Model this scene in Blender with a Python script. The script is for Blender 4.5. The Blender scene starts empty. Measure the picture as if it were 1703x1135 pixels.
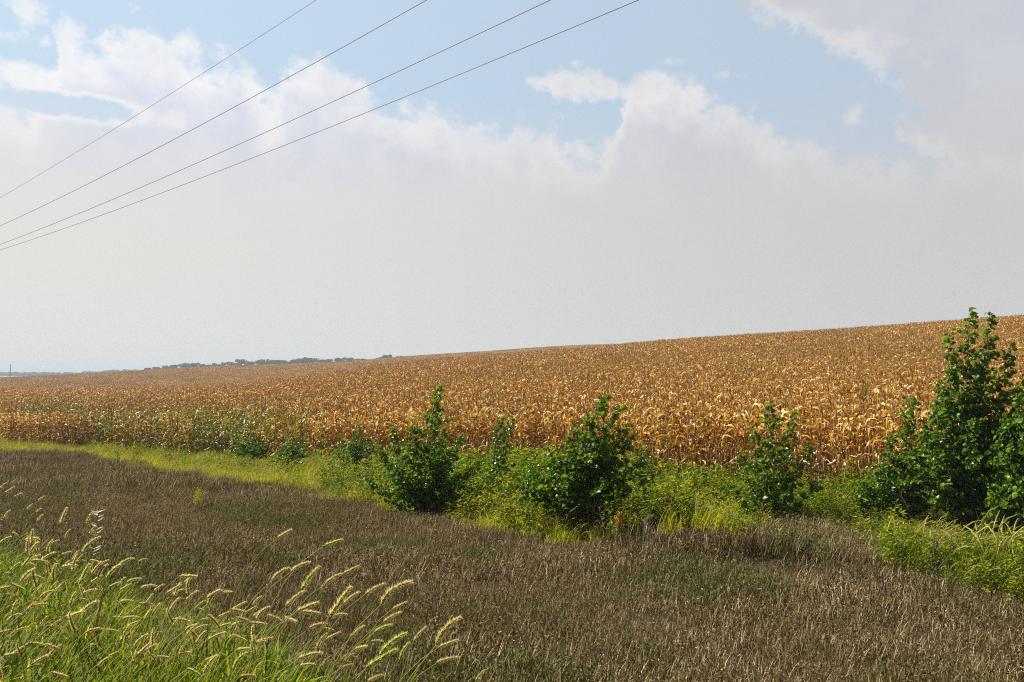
import bpy, math, random
import numpy as np
from mathutils import Vector, Matrix

SC = bpy.context.scene
# ---------------------------------------------------------------- camera
FPX = 28 / 36 * 1703          # focal length in photograph pixels
PITCH = math.radians(2.487)
cam_d = bpy.data.cameras.new('camera'); cam = bpy.data.objects.new('camera', cam_d)
SC.collection.objects.link(cam); SC.camera = cam
cam_d.lens = 28; cam_d.sensor_width = 36; cam_d.clip_end = 20000; cam_d.clip_start = 0.05
cam.location = (0, 0, 0); cam.rotation_euler = (math.radians(90) + PITCH, 0, 0)

# ---------------------------------------------------------------- light and exposure
SUN_AZ = math.radians(-68)     # from the view direction towards the left
SUN_EL = math.radians(50)
sun_d = bpy.data.lights.new('sun', 'SUN'); sun_d.energy = 5.0; sun_d.angle = math.radians(0.53)
sun_d.color = (1.0, 0.94, 0.84)
sun = bpy.data.objects.new('sun', sun_d); SC.collection.objects.link(sun)
sdir = Vector((math.sin(SUN_AZ) * math.cos(SUN_EL), math.cos(SUN_AZ) * math.cos(SUN_EL), math.sin(SUN_EL)))
sun.rotation_euler = sdir.to_track_quat('Z', 'Y').to_euler()
SC.view_settings.view_transform = 'Standard'; SC.view_settings.look = 'None'
SC.view_settings.exposure = 0.95; SC.view_settings.gamma = 1.0; SC.view_settings.use_curve_mapping = False
cy = SC.cycles
cy.max_bounces = 6; cy.diffuse_bounces = 3; cy.glossy_bounces = 2; cy.transmission_bounces = 3
cy.volume_bounces = 0; cy.transparent_max_bounces = 6; cy.sample_clamp_indirect = 6
cy.use_denoising = False; cy.denoiser = 'OPENIMAGEDENOISE'; cy.denoising_input_passes = 'RGB_ALBEDO_NORMAL'; cy.denoising_prefilter = 'ACCURATE'; cy.filter_width = 1.1; cy.caustics_reflective = False; cy.caustics_refractive = False

# ---------------------------------------------------------------- sky with cumulus (directions are world azimuth / elevation)
def pray(px, py):
    x = (px - 851.5) / FPX; z = (567.5 - py) / FPX
    Y = math.cos(PITCH) - z * math.sin(PITCH); Z = math.sin(PITCH) + z * math.cos(PITCH)
    return x / Y, Z / Y
def azel(px, py):
    r, e = pray(px, py)
    return math.atan(r), math.atan(e / math.sqrt(1 + r * r))

W = bpy.data.worlds.new('World'); SC.world = W; W.use_nodes = True
nt = W.node_tree; nt.nodes.clear()
class NB:
    def __init__(s, nt): s.nt = nt
    def n(s, t, **k):
        a = s.nt.nodes.new(t)
        for q, v in k.items(): setattr(a, q, v)
        return a
    def put(s, sock, v):
        if hasattr(v, 'is_output') or isinstance(v, bpy.types.NodeSocket): s.nt.links.new(v, sock)
        else: sock.default_value = v
    def m(s, op, a, b=0.0, c=None, clamp=False):
        x = s.n('ShaderNodeMath', operation=op, use_clamp=clamp)
        s.put(x.inputs[0], a); s.put(x.inputs[1], b)
        if c is not None: s.put(x.inputs[2], c)
        return x.outputs[0]
    def step(s, v, a, b):
        x = s.n('ShaderNodeMapRange', interpolation_type='SMOOTHSTEP')
        s.put(x.inputs[0], v); s.put(x.inputs[1], a); s.put(x.inputs[2], b); x.inputs[3].default_value = 0; x.inputs[4].default_value = 1
        return x.outputs[0]
    def mix(s, f, a, b, blend='MIX'):
        x = s.n('ShaderNodeMix', data_type='RGBA', blend_type=blend)
        s.put(x.inputs[0], f); s.put(x.inputs[6], a); s.put(x.inputs[7], b)
        return x.outputs[2]
    def noise(s, v, scale, detail=6, rough=.55, dist=0):
        x = s.n('ShaderNodeTexNoise'); s.put(x.inputs['Vector'], v)
        x.inputs['Scale'].default_value = scale; x.inputs['Detail'].default_value = detail
        x.inputs['Roughness'].default_value = rough; x.inputs['Distortion'].default_value = dist
        return x.outputs[0]
    def curve(s, v, pts, lo, hi):
        """piecewise curve y(x); pts in real units, both axes mapped to 0..1 here"""
        xs = [p[0] for p in pts]; x0, x1 = min(xs), max(xs)
        t = s.n('ShaderNodeMapRange'); s.put(t.inputs[0], v); t.inputs[1].default_value = x0; t.inputs[2].default_value = x1
        c = s.n('ShaderNodeFloatCurve'); s.put(c.inputs[1], t.outputs[0])
        cv = c.mapping.curves[0]
        pp = sorted(((x - x0) / (x1 - x0), (y - lo) / (hi - lo)) for x, y in pts)
        cv.points[0].location = pp[0]; cv.points[1].location = pp[-1]
        for p in pp[1:-1]: cv.points.new(*p)
        for p in cv.points: p.handle_type = 'VECTOR'
        c.mapping.update()
        return s.m('MULTIPLY_ADD', c.outputs[0], hi - lo, lo)
B = NB(nt)
SKY = B.n('ShaderNodeTexSky', sky_type='NISHITA', sun_disc=False)
SKY.sun_elevation = SUN_EL; SKY.sun_rotation = SUN_AZ; SKY.dust_density = 3.0; SKY.air_density = 1.0; SKY.ozone_density = 1.0
tc = B.n('ShaderNodeTexCoord').outputs['Generated']
sep = B.n('ShaderNodeSeparateXYZ'); nt.links.new(tc, sep.inputs[0])
az0 = B.m('ARCTAN2', sep.outputs[0], sep.outputs[1])
el0 = B.m('ARCSINE', sep.outputs[2])
# billowy warp of the outlines
n1 = B.noise(tc, 9, 7, .62); n2 = B.noise(tc, 31, 6, .6)
mp = B.n('ShaderNodeVectorMath', operation='ADD'); nt.links.new(tc, mp.inputs[0]); mp.inputs[1].default_value = (7.3, 2.1, 5.7)
n3 = B.noise(mp.outputs[0], 22, 7, .62); n4 = B.noise(tc, 85, 5, .6)
vor = B.n('ShaderNodeTexVoronoi', feature='SMOOTH_F1'); nt.links.new(tc, vor.inputs['Vector']); vor.inputs['Scale'].default_value = 30
vor.inputs['Smoothness'].default_value = .4
wz = B.m('ADD', B.m('MULTIPLY', B.m('SUBTRACT', n1, .5), .060), B.m('MULTIPLY', B.m('SUBTRACT', n2, .5), .080))
wz = B.m('ADD', wz, B.m('MULTIPLY', B.m('SUBTRACT', n4, .5), .042))
wz = B.m('ADD', B.m('SUBTRACT', wz, B.m('MULTIPLY', vor.outputs['Distance'], .036)), .016)
az = B.m('ADD', az0, B.m('MULTIPLY', B.m('SUBTRACT', n3, .5), .06))
top_px = [(-900, 60), (-300, 200), (-60, 172), (40, 184), (72, 168), (86, 110), (95, 55), (108, 30), (125, 30), (150, 55), (178, 72), (192, 50), (250, 44), (290, 58), (350, 88), (412, 108), (440, 146),
          (462, 142), (482, 90), (520, 82), (560, 98), (585, 130), (625, 150), (650, 176), (690, 168), (740, 180), (800, 205), (845, 222), (862, 200), (900, 226), (960, 245), (1005, 250),
          (1030, 190), (1034, 118), (1100, 118), (1150, 128), (1175, 152), (1230, 175), (1262, 200), (1330, 225), (1380, 235), (1450, 262), (1520, 270), (1600, 240), (1703, 225), (2000, 180), (2600, 120)]
top = []
lastx = -1e9
for x, y in top_px:
    if x <= lastx: x = lastx + 6
    lastx = x; top.append(azel(x, y))
T1 = B.curve(az, top, -.1, .9)
d1 = B.m('ADD', B.m('SUBTRACT', T1, el0), wz)              # > 0 inside the main bank
gx = lambda px, py, rx, ry, s=1.0: (azel(px, py), rx / FPX, ry / FPX, s)
def blob(px, py, rx, ry, s=.035):
    (a, e), rx, ry = azel(px, py), rx / FPX, ry / FPX
    q = B.m('ADD', B.m('POWER', B.m('DIVIDE', B.m('ABSOLUTE', B.m('SUBTRACT', az, a)), rx), 2.0),
            B.m('POWER', B.m('DIVIDE', B.m('ABSOLUTE', B.m('SUBTRACT', el0, e)), ry), 2.0))
    return B.m('ADD', B.m('MULTIPLY', B.m('SUBTRACT', 1.0, q), s), wz)
dens = d1
for b in [(80, 135, 120, 26), (50, 20, 34, 26, .02), (25, 62, 24, 12, .012), (945, 138, 70, 26, .03), (1010, 148, 34, 22, .03), (960, 108, 14, 8, .014), (893, 132, 26, 12, .02), (1452, 205, 16, 30, .012), (1230, 125, 40, 8, .010), (1120, 104, 30, 6, .006), (60, 70, 20, 30, .010), (1440, 190, 22, 34, .014)]:
    dens = B.m('MAXIMUM', dens, blob(*b))
hole = blob(118, 176, 95, 15, .035)
dens = B.m('MINIMUM', dens, B.m('MULTIPLY', hole, -1.0))
right_pts = [(azel(1190, -60)), azel(1200, 0), azel(1310, 50), azel(1375, 82), azel(1455, 118), azel(1480, 165), azel(1478, 235), azel(1560, 262), azel(1750, 300)]
R1 = B.curve(el0, [(e, a) for a, e in sorted(right_pts, key=lambda p: p[1])], -.1, .9)
d2 = B.m('ADD', B.m('MULTIPLY', B.m('SUBTRACT', az, R1), .8), B.m('MULTIPLY', wz, 1.1))
mass2 = B.step(d2, -.008, .026)
cl = B.step(dens, -.010, .026)
rim = B.m('SUBTRACT', 1.0, B.step(dens, .004, .085))
puff = B.step(B.noise(mp.outputs[0], 14, 7, .6), .35, .65)
white = B.m('MULTIPLY', B.m('ADD', B.m('MULTIPLY', rim, .75), B.m('MULTIPLY', puff, .35)), 1.0, clamp=True)
# left (towards the sun) is brighter than right
side = B.step(az0, -.62, .60)
cloud_dark = B.mix(side, (.67, .72, .86, 1), (.56, .57, .63, 1))
cloud_lit = B.mix(side, (.96, .95, .97, 1), (.76, .74, .75, 1))
cloud = B.mix(white, cloud_dark, cloud_lit)
m2rim = B.m('MULTIPLY', B.m('SUBTRACT', 1.0, B.step(d2, .005, .06)), B.step(puff, .2, 1.0))
m2c = B.mix(B.m('ADD', B.m('MULTIPLY', m2rim, .8), B.m('MULTIPLY', puff, .2)), (.57, .59, .655, 1), (.77, .755, .76, 1))
blue = B.mix(.85, B.mix(1.0, SKY.outputs[0], (.10, .10, .10, 1), 'MULTIPLY'), B.mix(side, (.60, .77, .93, 1), (.54, .65, .78, 1)))
sky = B.mix(cl, blue, cloud)
sky = B.mix(mass2, sky, m2c)
# veil of haze that swallows the cloud bases towards the horizon
veil = B.m('SUBTRACT', 1.0, B.step(B.m('ADD', el0, B.m('MULTIPLY', side, -.0)), azel(850, 430)[1], azel(850, 150)[1]))
hazec = B.mix(side, (.785, .762, .732, 1), (.605, .594, .590, 1))
sky = B.mix(veil, sky, hazec)
# away from the photographed part of the sky: plain Nishita, dimmed to deepen the shadows
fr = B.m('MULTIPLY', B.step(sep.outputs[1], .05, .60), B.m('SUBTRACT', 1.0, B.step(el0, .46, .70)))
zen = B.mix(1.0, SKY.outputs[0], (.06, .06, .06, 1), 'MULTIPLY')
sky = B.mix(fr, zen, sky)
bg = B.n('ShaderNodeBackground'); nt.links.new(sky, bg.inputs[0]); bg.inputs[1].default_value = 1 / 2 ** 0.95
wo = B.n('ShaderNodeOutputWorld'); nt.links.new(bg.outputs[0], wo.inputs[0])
W.cycles.sampling_method = 'MANUAL'; W.cycles.sample_map_resolution = 512

# ---------------------------------------------------------------- terrain: thin-plate surface through surveyed heights
def proj(X, Y, Z):
    d = Y * math.cos(PITCH) + Z * math.sin(PITCH); u = -Y * math.sin(PITCH) + Z * math.cos(PITCH)
    d = np.maximum(d, 1e-3)
    return 851.5 + FPX * X / d, 567.5 - FPX * u / d
NX, NY, V0 = .66, .7513, 20.6           # v runs from the road across the ditch into the corn, u along the road
def uv(X, Y): return NY * X - NX * Y, NX * X + NY * Y
def near(X, Y):
    u, v = uv(X, Y)
    h = np.interp(v, [-3, 0.6, 1.5, 3.2, 5, 8, 14, 17, 20.6], [-1.6, -1.6, -1.8, -2.4, -2.85, -3.2, -3.4, -3.5, -3.25])
    g = np.interp(u, [-90, -72, -50, -34, -18, -12, 0, 10], [-2.4, -2.1, -1.5, -1.05, -.15, 0, .35, .5])
    return h + g * np.clip(v / 20.6, 0, 1)
cols = {-1.3: [(60, -3.6), (120, -4), (300, -6), (600, -5), (1000, -6), (2500, -6), (6000, -10)],
        -.9: [(130, -5), (220, -6.5), (420, -5), (700, -8), (1200, -7), (2500, -6), (6000, -10)],
        -.643: [(140, -4.7), (230, -7.5), (420, -3.3), (700, -8), (1000, -8), (1800, -4), (3000, -8), (6000, -10)],
        -.4166: [(150, -4.2), (220, -6.5), (450, 2.2), (700, 1), (1000, 7.5), (1800, 4), (3000, -4), (6000, -10)],
        -.318: [(160, -3.4), (230, -4), (460, 4.2), (700, 4), (1000, 12), (3000, 0), (6000, -10)],
        -.22: [(170, -1.2), (240, -1.4), (470, 5.6), (700, 6), (1000, 14.4), (3000, 0), (6000, -10)],
        -.1446: [(175, .6), (240, .6), (480, 8.8), (700, 9), (1000, 17), (3000, 0), (6000, -10)],
        0: [(185, 2.9), (250, 3.8), (480, 13), (1000, 20), (3000, 0), (6000, -10)],
        .0745: [(178, 3.75), (250, 5), (475, 15.6), (1000, 18), (3000, 0), (6000, -10)],
        .2255: [(165, 5.5), (300, 8.5), (600, 16), (1000, 10), (3000, 0), (6000, -10)],
        .414: [(145, 6.3), (300, 7.5), (1000, 8), (3000, 0), (6000, -10)],
        .643: [(125, 7.2), (300, 8), (1000, 8), (3000, 0), (6000, -10)],
        1.2: [(95, 7.6), (250, 8), (1000, 8), (3000, 0), (6000, -10)]}
pts = []
for r, c in cols.items():
    den = NX * r + NY; ye = V0 / den if den > .12 else None
    if ye and ye < c[0][0] * .8:
        he = float(near(r * ye, ye)); Yc, hc = c[0]
        for t in (0, .07, .2, .45, .75): pts.append((r * (ye + t * (Yc - ye)), ye + t * (Yc - ye), he + t * (hc - he)))
    pts += [(r * a, a, b) for a, b in c]
for v in (-2, .6, 1.5, 3.2, 5, 8, 11, 14, 17):
    for u in (12, 4, 0, -4, -9, -15, -22, -32, -45, -62, -85):
        X = NY * u + NX * v; Y = -NX * u + NY * v
        if Y > -4: pts.append((X, Y, float(near(X, Y))))
pts = np.array(pts)
def qq(X, Y):
    Yb = np.maximum(Y + 8, .5)
    return np.stack([np.arctan2(X, Yb) * 1.6, np.log(np.clip(np.hypot(X, Yb), 2, 6500))], -1)
Q = qq(pts[:, 0], pts[:, 1]); n = len(Q)
def KK(A, B_):
    d2 = ((A[:, None] - B_[None]) ** 2).sum(-1); return .5 * d2 * np.log(d2 + 1e-12)
A = np.zeros((n + 3, n + 3)); A[:n, :n] = KK(Q, Q) + np.eye(n) * 1e-3
A[:n, n] = 1; A[:n, n + 1:] = Q; A[n:, :n] = A[:n, n:].T
Wt = np.linalg.solve(A, np.concatenate([pts[:, 2], [0, 0, 0]]))
def gmound(X, Y):     # low bank in the brown patch at the right, with a small washed-out hollow in front of it
    u, v = uv(X, Y)
    return .55 * np.exp(-(((u + 7.5) / 3.8) ** 2)) * (1 / (1 + np.exp(-(v - 12.9) / .12))) * np.exp(-np.maximum(v - 13.3, 0) / 1.9)
def ground(X, Y):
    X = np.atleast_1d(np.asarray(X, float)); Y = np.atleast_1d(np.asarray(Y, float)); sh = X.shape
    q_ = qq(X.ravel(), Y.ravel()); o = np.empty(len(q_))
    for i in range(0, len(q_), 20000):
        s = q_[i:i + 20000]; o[i:i + 20000] = KK(s, Q) @ Wt[:n] + Wt[n] + s @ Wt[n + 1:]
    return o.reshape(sh) + gmound(X, Y)
def g1(x, y): return float(ground(x, y)[0])
def at_v(px, v, py=620):
    """ground point on the line of sight of column px, at distance v from the road"""
    r, _ = pray(px, py); Y = v / (NX * r + NY); return r * Y, Y
def at_y(px, Y, py=620):
    r, _ = pray(px, py); return r * Y, Y
def hit(px, py, y0=3.0, y1=120.0):
    """where the line of sight through (px, py) meets the ground"""
    r, e = pray(px, py); Y = np.exp(np.linspace(math.log(y0), math.log(y1), 700)); g = ground(r * Y, Y)
    k = np.nonzero(g > e * Y)[0]; k = k[0] if len(k) else len(Y) - 1
    return r * Y[k], float(Y[k])
# ---------------------------------------------------------------- materials
def mat(name):
    m = bpy.data.materials.new(name); m.use_nodes = True; m.node_tree.nodes.clear(); return m, NB(m.node_tree)
def rgba(c): return (c[0], c[1], c[2], 1)
def foliage(name, cols_, trans=.35, rough=.5, spec=.4, tint=None, tcol=None, patch=None, bump=0):
    """leaf material: colour varies from leaf to leaf and plant to plant; 'tint' mixes towards a second look by attribute"""
    m, b = mat(name)
    at = b.n('ShaderNodeAttribute', attribute_name='rnd').outputs['Fac']
    oi = b.n('ShaderNodeObjectInfo').outputs['Random']
    f = b.m('ADD', b.m('MULTIPLY', at, .86), b.m('MULTIPLY', oi, .14))
    rp = b.n('ShaderNodeValToRGB'); b.put(rp.inputs[0], f)
    els = rp.color_ramp.elements
    for i, (p, c) in enumerate(cols_):
        e = els[i] if i < 2 else els.new(p)
        e.position = p; e.color = rgba(c)
    col = rp.outputs[0]
    if tint:
        ti = b.n('ShaderNodeAttribute', attribute_name='tint', attribute_type='INSTANCER').outputs['Fac']
        r2 = b.n('ShaderNodeValToRGB'); b.put(r2.inputs[0], f)
        for i, (p, c) in enumerate(tint):
            e = r2.color_ramp.elements[i] if i < 2 else r2.color_ramp.elements.new(p)
            e.position = p; e.color = rgba(c)
        tm = b.m('ADD', ti, b.m('MULTIPLY', b.m('SUBTRACT', at, .5), .5))
        col = b.mix(b.step(tm, .25, .75), col, r2.outputs[0])
    if patch:
        sc_, lo, hi, pc = patch
        pos = b.n('ShaderNodeNewGeometry').outputs['Position']
        nz = b.noise(pos, sc_, 4, .6)
        col = b.mix(b.m('MULTIPLY', b.step(nz, lo, hi), .6), col, rgba(pc))
    pr = b.n('ShaderNodeBsdfPrincipled'); b.put(pr.inputs['Base Color'], col)
    pr.inputs['Roughness'].default_value = rough; pr.inputs['Specular IOR Level'].default_value = spec
    tr = b.n('ShaderNodeBsdfTranslucent')
    b.put(tr.inputs[0], b.mix(1.0, col, rgba(tcol or (1.3, 1.2, .8)), 'MULTIPLY'))
    ms = b.n('ShaderNodeMixShader'); ms.inputs[0].default_value = trans
    b.nt.links.new(pr.outputs[0], ms.inputs[1]); b.nt.links.new(tr.outputs[0], ms.inputs[2])
    o = b.n('ShaderNodeOutputMaterial'); b.nt.links.new(ms.outputs[0], o.inputs[0])
    return m
def plain(name, c1, c2, scale=8, rough=.8, bump=.2, spec=.3, metal=0):
    m, b = mat(name)
    co = b.n('ShaderNodeTexCoord').outputs['Object']
    nz = b.noise(co, scale, 6, .6)
    pr = b.n('ShaderNodeBsdfPrincipled'); b.put(pr.inputs['Base Color'], b.mix(b.step(nz, .3, .7), rgba(c1), rgba(c2)))
    pr.inputs['Roughness'].default_value = rough; pr.inputs['Specular IOR Level'].default_value = spec; pr.inputs['Metallic'].default_value = metal
    if bump:
        bp = b.n('ShaderNodeBump'); bp.inputs['Strength'].default_value = bump; b.put(bp.inputs['Height'], nz); b.nt.links.new(bp.outputs[0], pr.inputs['Normal'])
    o = b.n('ShaderNodeOutputMaterial'); b.nt.links.new(pr.outputs[0], o.inputs[0])
    return m
GREEN_CORN = [(0, (.045, .095, .005)), (.5, (.15, .22, .010)), (1, (.38, .38, .03))]
M = {}
M['corn_leaf'] = foliage('dry_corn_leaf', [(0, (.12, .046, .003)), (.42, (.32, .150, .007)), (.64, (.52, .305, .026)), (.80, (.76, .55, .17)), (1, (.93, .81, .48))], .32, .40, .35, tint=GREEN_CORN, tcol=(1.2, .90, .40), patch=(.06, .48, .72, (.25, .125, .015)))
M['corn_stalk'] = foliage('dry_corn_stalk', [(0, (.26, .15, .05)), (.5, (.42, .28, .11)), (1, (.58, .43, .20))], .05, .5, .4, tint=GREEN_CORN)
M['corn_husk'] = foliage('dry_corn_husk', [(0, (.50, .30, .12)), (.5, (.62, .44, .22)), (1, (.72, .58, .36))], .15, .5, .4)
M['corn_tassel'] = foliage('corn_tassel', [(0, (.34, .19, .07)), (1, (.52, .34, .15))], .2, .7, .2)
M['brown_grass'] = foliage('dead_brown_grass', [(0, (.020, .013, .005)), (.45, (.125, .082, .036)), (.68, (.31, .225, .110)), (.82, (.52, .40, .21)), (1, (.88, .74, .48))], .20, .6, .12,
                           tint=[(0, (.04, .055, .010)), (.6, (.11, .12, .022)), (1, (.50, .44, .22))], tcol=(1.1, 1, .8), patch=(.35, .44, .68, (.115, .10, .026)))
M['weed_grass'] = foliage('weed_grass', [(0, (.10, .15, .005)), (.45, (.29, .36, .008)), (.8, (.52, .54, .016)), (1, (.60, .52, .14))], .48, .6, .08,
                          tint=[(0, (.05, .085, .006)), (.6, (.12, .17, .010)), (1, (.28, .30, .03))], tcol=(1.4, 1.25, .3))
M['forb'] = foliage('leafy_weed', [(0, (.03, .070, .005)), (.55, (.130, .205, .006)), (.85, (.32, .36, .010)), (1, (.42, .34, .03))], .42, .55, .12,
                    tint=[(0, (.12, .16, .005)), (.6, (.27, .30, .007)), (1, (.44, .38, .015))], tcol=(1.4, 1.25, .35))
M['road_grass'] = foliage('roadside_grass', [(0, (.025, .055, .003)), (.45, (.105, .175, .004)), (.8, (.27, .36, .008)), (1, (.60, .52, .08))], .45, .6, .08, tcol=(1.4, 1.25, .35),
                          tint=[(0, (.12, .10, .05)), (.6, (.30, .24, .14)), (1, (.6, .52, .38))])
M['leaf'] = foliage('cottonwood_leaf', [(0, (.028, .078, .005)), (.5, (.082, .175, .010)), (.85, (.155, .26, .014)), (1, (.25, .33, .02))], .42, .36, .32, tcol=(1.7, 1.45, .3))
M['leaf_light'] = foliage('light_sapling_leaf', [(0, (.035, .085, .006)), (.5, (.080, .17, .010)), (.85, (.16, .26, .015)), (1, (.30, .36, .03))], .40, .30, .55, tcol=(1.4, 1.4, .5))
M['weed_head'] = foliage('weed_seed_head', [(0, (.32, .34, .05)), (1, (.60, .50, .18))], .5, .5, .3, tcol=(1.2, 1.15, .7))
M['bark'] = plain('bark', (.05, .035, .025), (.14, .10, .075), 30, .85, .4)
M['twig'] = plain('dead_twig', (.07, .05, .04), (.20, .15, .12), 30, .8, .3)
M['bristle'] = foliage('foxtail_bristle', [(0, (.56, .50, .22)), (.6, (.70, .60, .34)), (1, (.82, .69, .48))], .62, .5, .3, tint=[(0, (.48, .52, .14)), (1, (.72, .70, .30))], tcol=(1.3, 1.2, .85))
M['fox_core'] = foliage('foxtail_core', [(0, (.22, .22, .05)), (1, (.36, .30, .10))], .25, .6, .3, tint=[(0, (.14, .20, .03)), (1, (.26, .30, .06))])
M['fox_stem'] = foliage('foxtail_stem', [(0, (.16, .22, .03)), (.6, (.34, .36, .07)), (1, (.46, .36, .14))], .25, .4, .5)
M['goldenrod'] = foliage('yellow_flower', [(0, (.24, .32, .01)), (.6, (.40, .44, .012)), (1, (.60, .52, .02))], .4, .6, .2, tcol=(1.2, 1.1, .4))
M['orange_flower'] = foliage('orange_flower', [(0, (.55, .28, .01)), (1, (.80, .42, .015))], .4, .6, .2, tcol=(1.2, 1.0, .4))
M['pale_leaf'] = foliage('pale_leaf', [(0, (.30, .35, .22)), (1, (.50, .55, .38))], .3, .4, .5, tcol=(1, 1, 1))
M['far_tree'] = foliage('far_tree_foliage', [(0, (.010, .020, .012)), (.5, (.020, .036, .018)), (1, (.035, .055, .025))], .15, .7, .2)
M['wire'] = plain('wire_metal', (.020, .020, .022), (.035, .032, .03), 3, .6, 0, .3)
M['pole'] = plain('weathered_pole_wood', (.07, .05, .035), (.13, .10, .075), 6, .9, .3)

def ground_material():
    m, b = mat('soil_and_litter')
    pos = b.n('ShaderNodeNewGeometry').outputs['Position']
    a = b.noise(pos, .5, 8, .65); c = b.noise(pos, 7, 8, .7); d = b.noise(pos, 60, 4, .6)
    col = b.mix(b.step(c, .3, .7), (.020, .015, .008, 1), (.055, .040, .022, 1))
    col = b.mix(b.m('MULTIPLY', b.step(d, .45, .75), .7), col, (.12, .092, .055, 1))
    # beyond the corn the fields are pale stubble and pasture
    sp = b.n('ShaderNodeSeparateXYZ'); b.nt.links.new(pos, sp.inputs[0])
    far = b.step(sp.outputs[1], 480, 620)
    nf = b.noise(pos, .004, 4, .6)
    fc = b.mix(b.step(nf, .4, .6), (.16, .17, .06, 1), (.30, .22, .10, 1))
    col = b.mix(far, col, fc)
    pr = b.n('ShaderNodeBsdfPrincipled'); b.put(pr.inputs['Base Color'], col); pr.inputs['Roughness'].default_value = .95; pr.inputs['Specular IOR Level'].default_value = .15
    bp = b.n('ShaderNodeBump'); bp.inputs['Strength'].default_value = .6; bp.inputs['Distance'].default_value = .05; b.put(bp.inputs['Height'], c); b.nt.links.new(bp.outputs[0], pr.inputs['Normal'])
    o = b.n('ShaderNodeOutputMaterial'); b.nt.links.new(pr.outputs[0], o.inputs[0])
    return m
M['ground'] = ground_material()

# ---------------------------------------------------------------- mesh helpers
C = SC.collection
RS = np.random.RandomState(11)
class MB:
    """collects vertices, faces, a per-vertex 'rnd' value and a material slot per face"""
    def __init__(s): s.v = []; s.f = []; s.r = []; s.m = []; s.n = 0
    def add(s, verts, faces, rnd=0.5, mi=0):
        verts = np.asarray(verts, float)
        s.v.append(verts); s.r.append(np.broadcast_to(np.asarray(rnd, float), (len(verts),)))
        for f in faces: s.f.append(tuple(int(i) + s.n for i in f)); s.m.append(mi)
        s.n += len(verts)
    def strip(s, P, Wd, S, rnd=.5, mi=0, fold=0.0, up=None):
        P = np.asarray(P, float); Wd = np.asarray(Wd, float)[:, None]; S = np.asarray(S, float)
        k = len(P)
        if fold:
            T = np.gradient(P, axis=0); Nn = np.cross(T, S); Nn /= (np.linalg.norm(Nn, axis=1, keepdims=True) + 1e-9)
            V = np.concatenate([P - S * Wd / 2, P - Nn * Wd * fold, P + S * Wd / 2])
            F = []
            for i in range(k - 1): F += [(i, i + 1, k + i + 1, k + i), (k + i, k + i + 1, 2 * k + i + 1, 2 * k + i)]
        else:
            V = np.concatenate([P - S * Wd / 2, P + S * Wd / 2]); F = [(i, i + 1, k + i + 1, k + i) for i in range(k - 1)]
        s.add(V, F, rnd, mi)
    def tube(s, P, R, sides=6, rnd=.5, mi=0, cap=True):
        P = np.asarray(P, float); k = len(P); R = np.broadcast_to(np.asarray(R, float), (k,))
        T = np.gradient(P, axis=0); T /= np.linalg.norm(T, axis=1, keepdims=True) + 1e-9
        ref = np.array([0, 0, 1.0]) if abs(T[:, 2]).mean() < .8 else np.array([1.0, 0, 0])
        A1 = np.cross(T, ref); A1 /= np.linalg.norm(A1, axis=1, keepdims=True) + 1e-9; A2 = np.cross(T, A1)
        a = np.arange(sides) / sides * 2 * math.pi
        V = (P[:, None] + (A1[:, None] * np.cos(a)[None, :, None] + A2[:, None] * np.sin(a)[None, :, None]) * R[:, None, None]).reshape(-1, 3)
        F = [(i * sides + j, i * sides + (j + 1) % sides, (i + 1) * sides + (j + 1) % sides, (i + 1) * sides + j) for i in range(k - 1) for j in range(sides)]
        if cap: F += [tuple(range(sides - 1, -1, -1)), tuple((k - 1) * sides + j for j in range(sides))]
        s.add(V, F, rnd, mi)
    def mesh(s, name, mats_):
        me = bpy.data.meshes.new(name)
        V = np.concatenate(s.v); me.from_pydata(V.tolist(), [], s.f)
        at = me.attributes.new('rnd', 'FLOAT', 'POINT'); at.data.foreach_set('value', np.concatenate(s.r).astype(np.float32))
        for m in mats_: me.materials.append(m)
        if len(mats_) > 1: me.polygons.foreach_set('material_index', np.array(s.m, dtype=np.int32))
        return me
def unit(v):
    v = np.asarray(v, float); return v / (np.linalg.norm(v, axis=-1, keepdims=True) + 1e-9)
def tag(o, label=None, cat=None, group=None, kind=None):
    if label: o['label'] = label
    if cat: o['category'] = cat
    if group: o['group'] = group
    if kind: o['kind'] = kind
    return o
def link(name, me, parent=None, loc=None, rot=None, scl=None):
    o = bpy.data.objects.new(name, me); C.objects.link(o)
    if parent is not None: o.parent = parent
    if loc is not None: o.location = loc
    if rot is not None: o.rotation_euler = rot
    if scl is not None: o.scale = (scl,) * 3 if np.isscalar(scl) else scl
    return o
def empty(name, loc, rz=0, scl=1.0):
    o = bpy.data.objects.new(name, None); C.objects.link(o); o.location = loc; o.rotation_euler = (0, 0, rz); o.scale = (scl,) * 3; o.empty_display_size = .2
    return o

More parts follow.
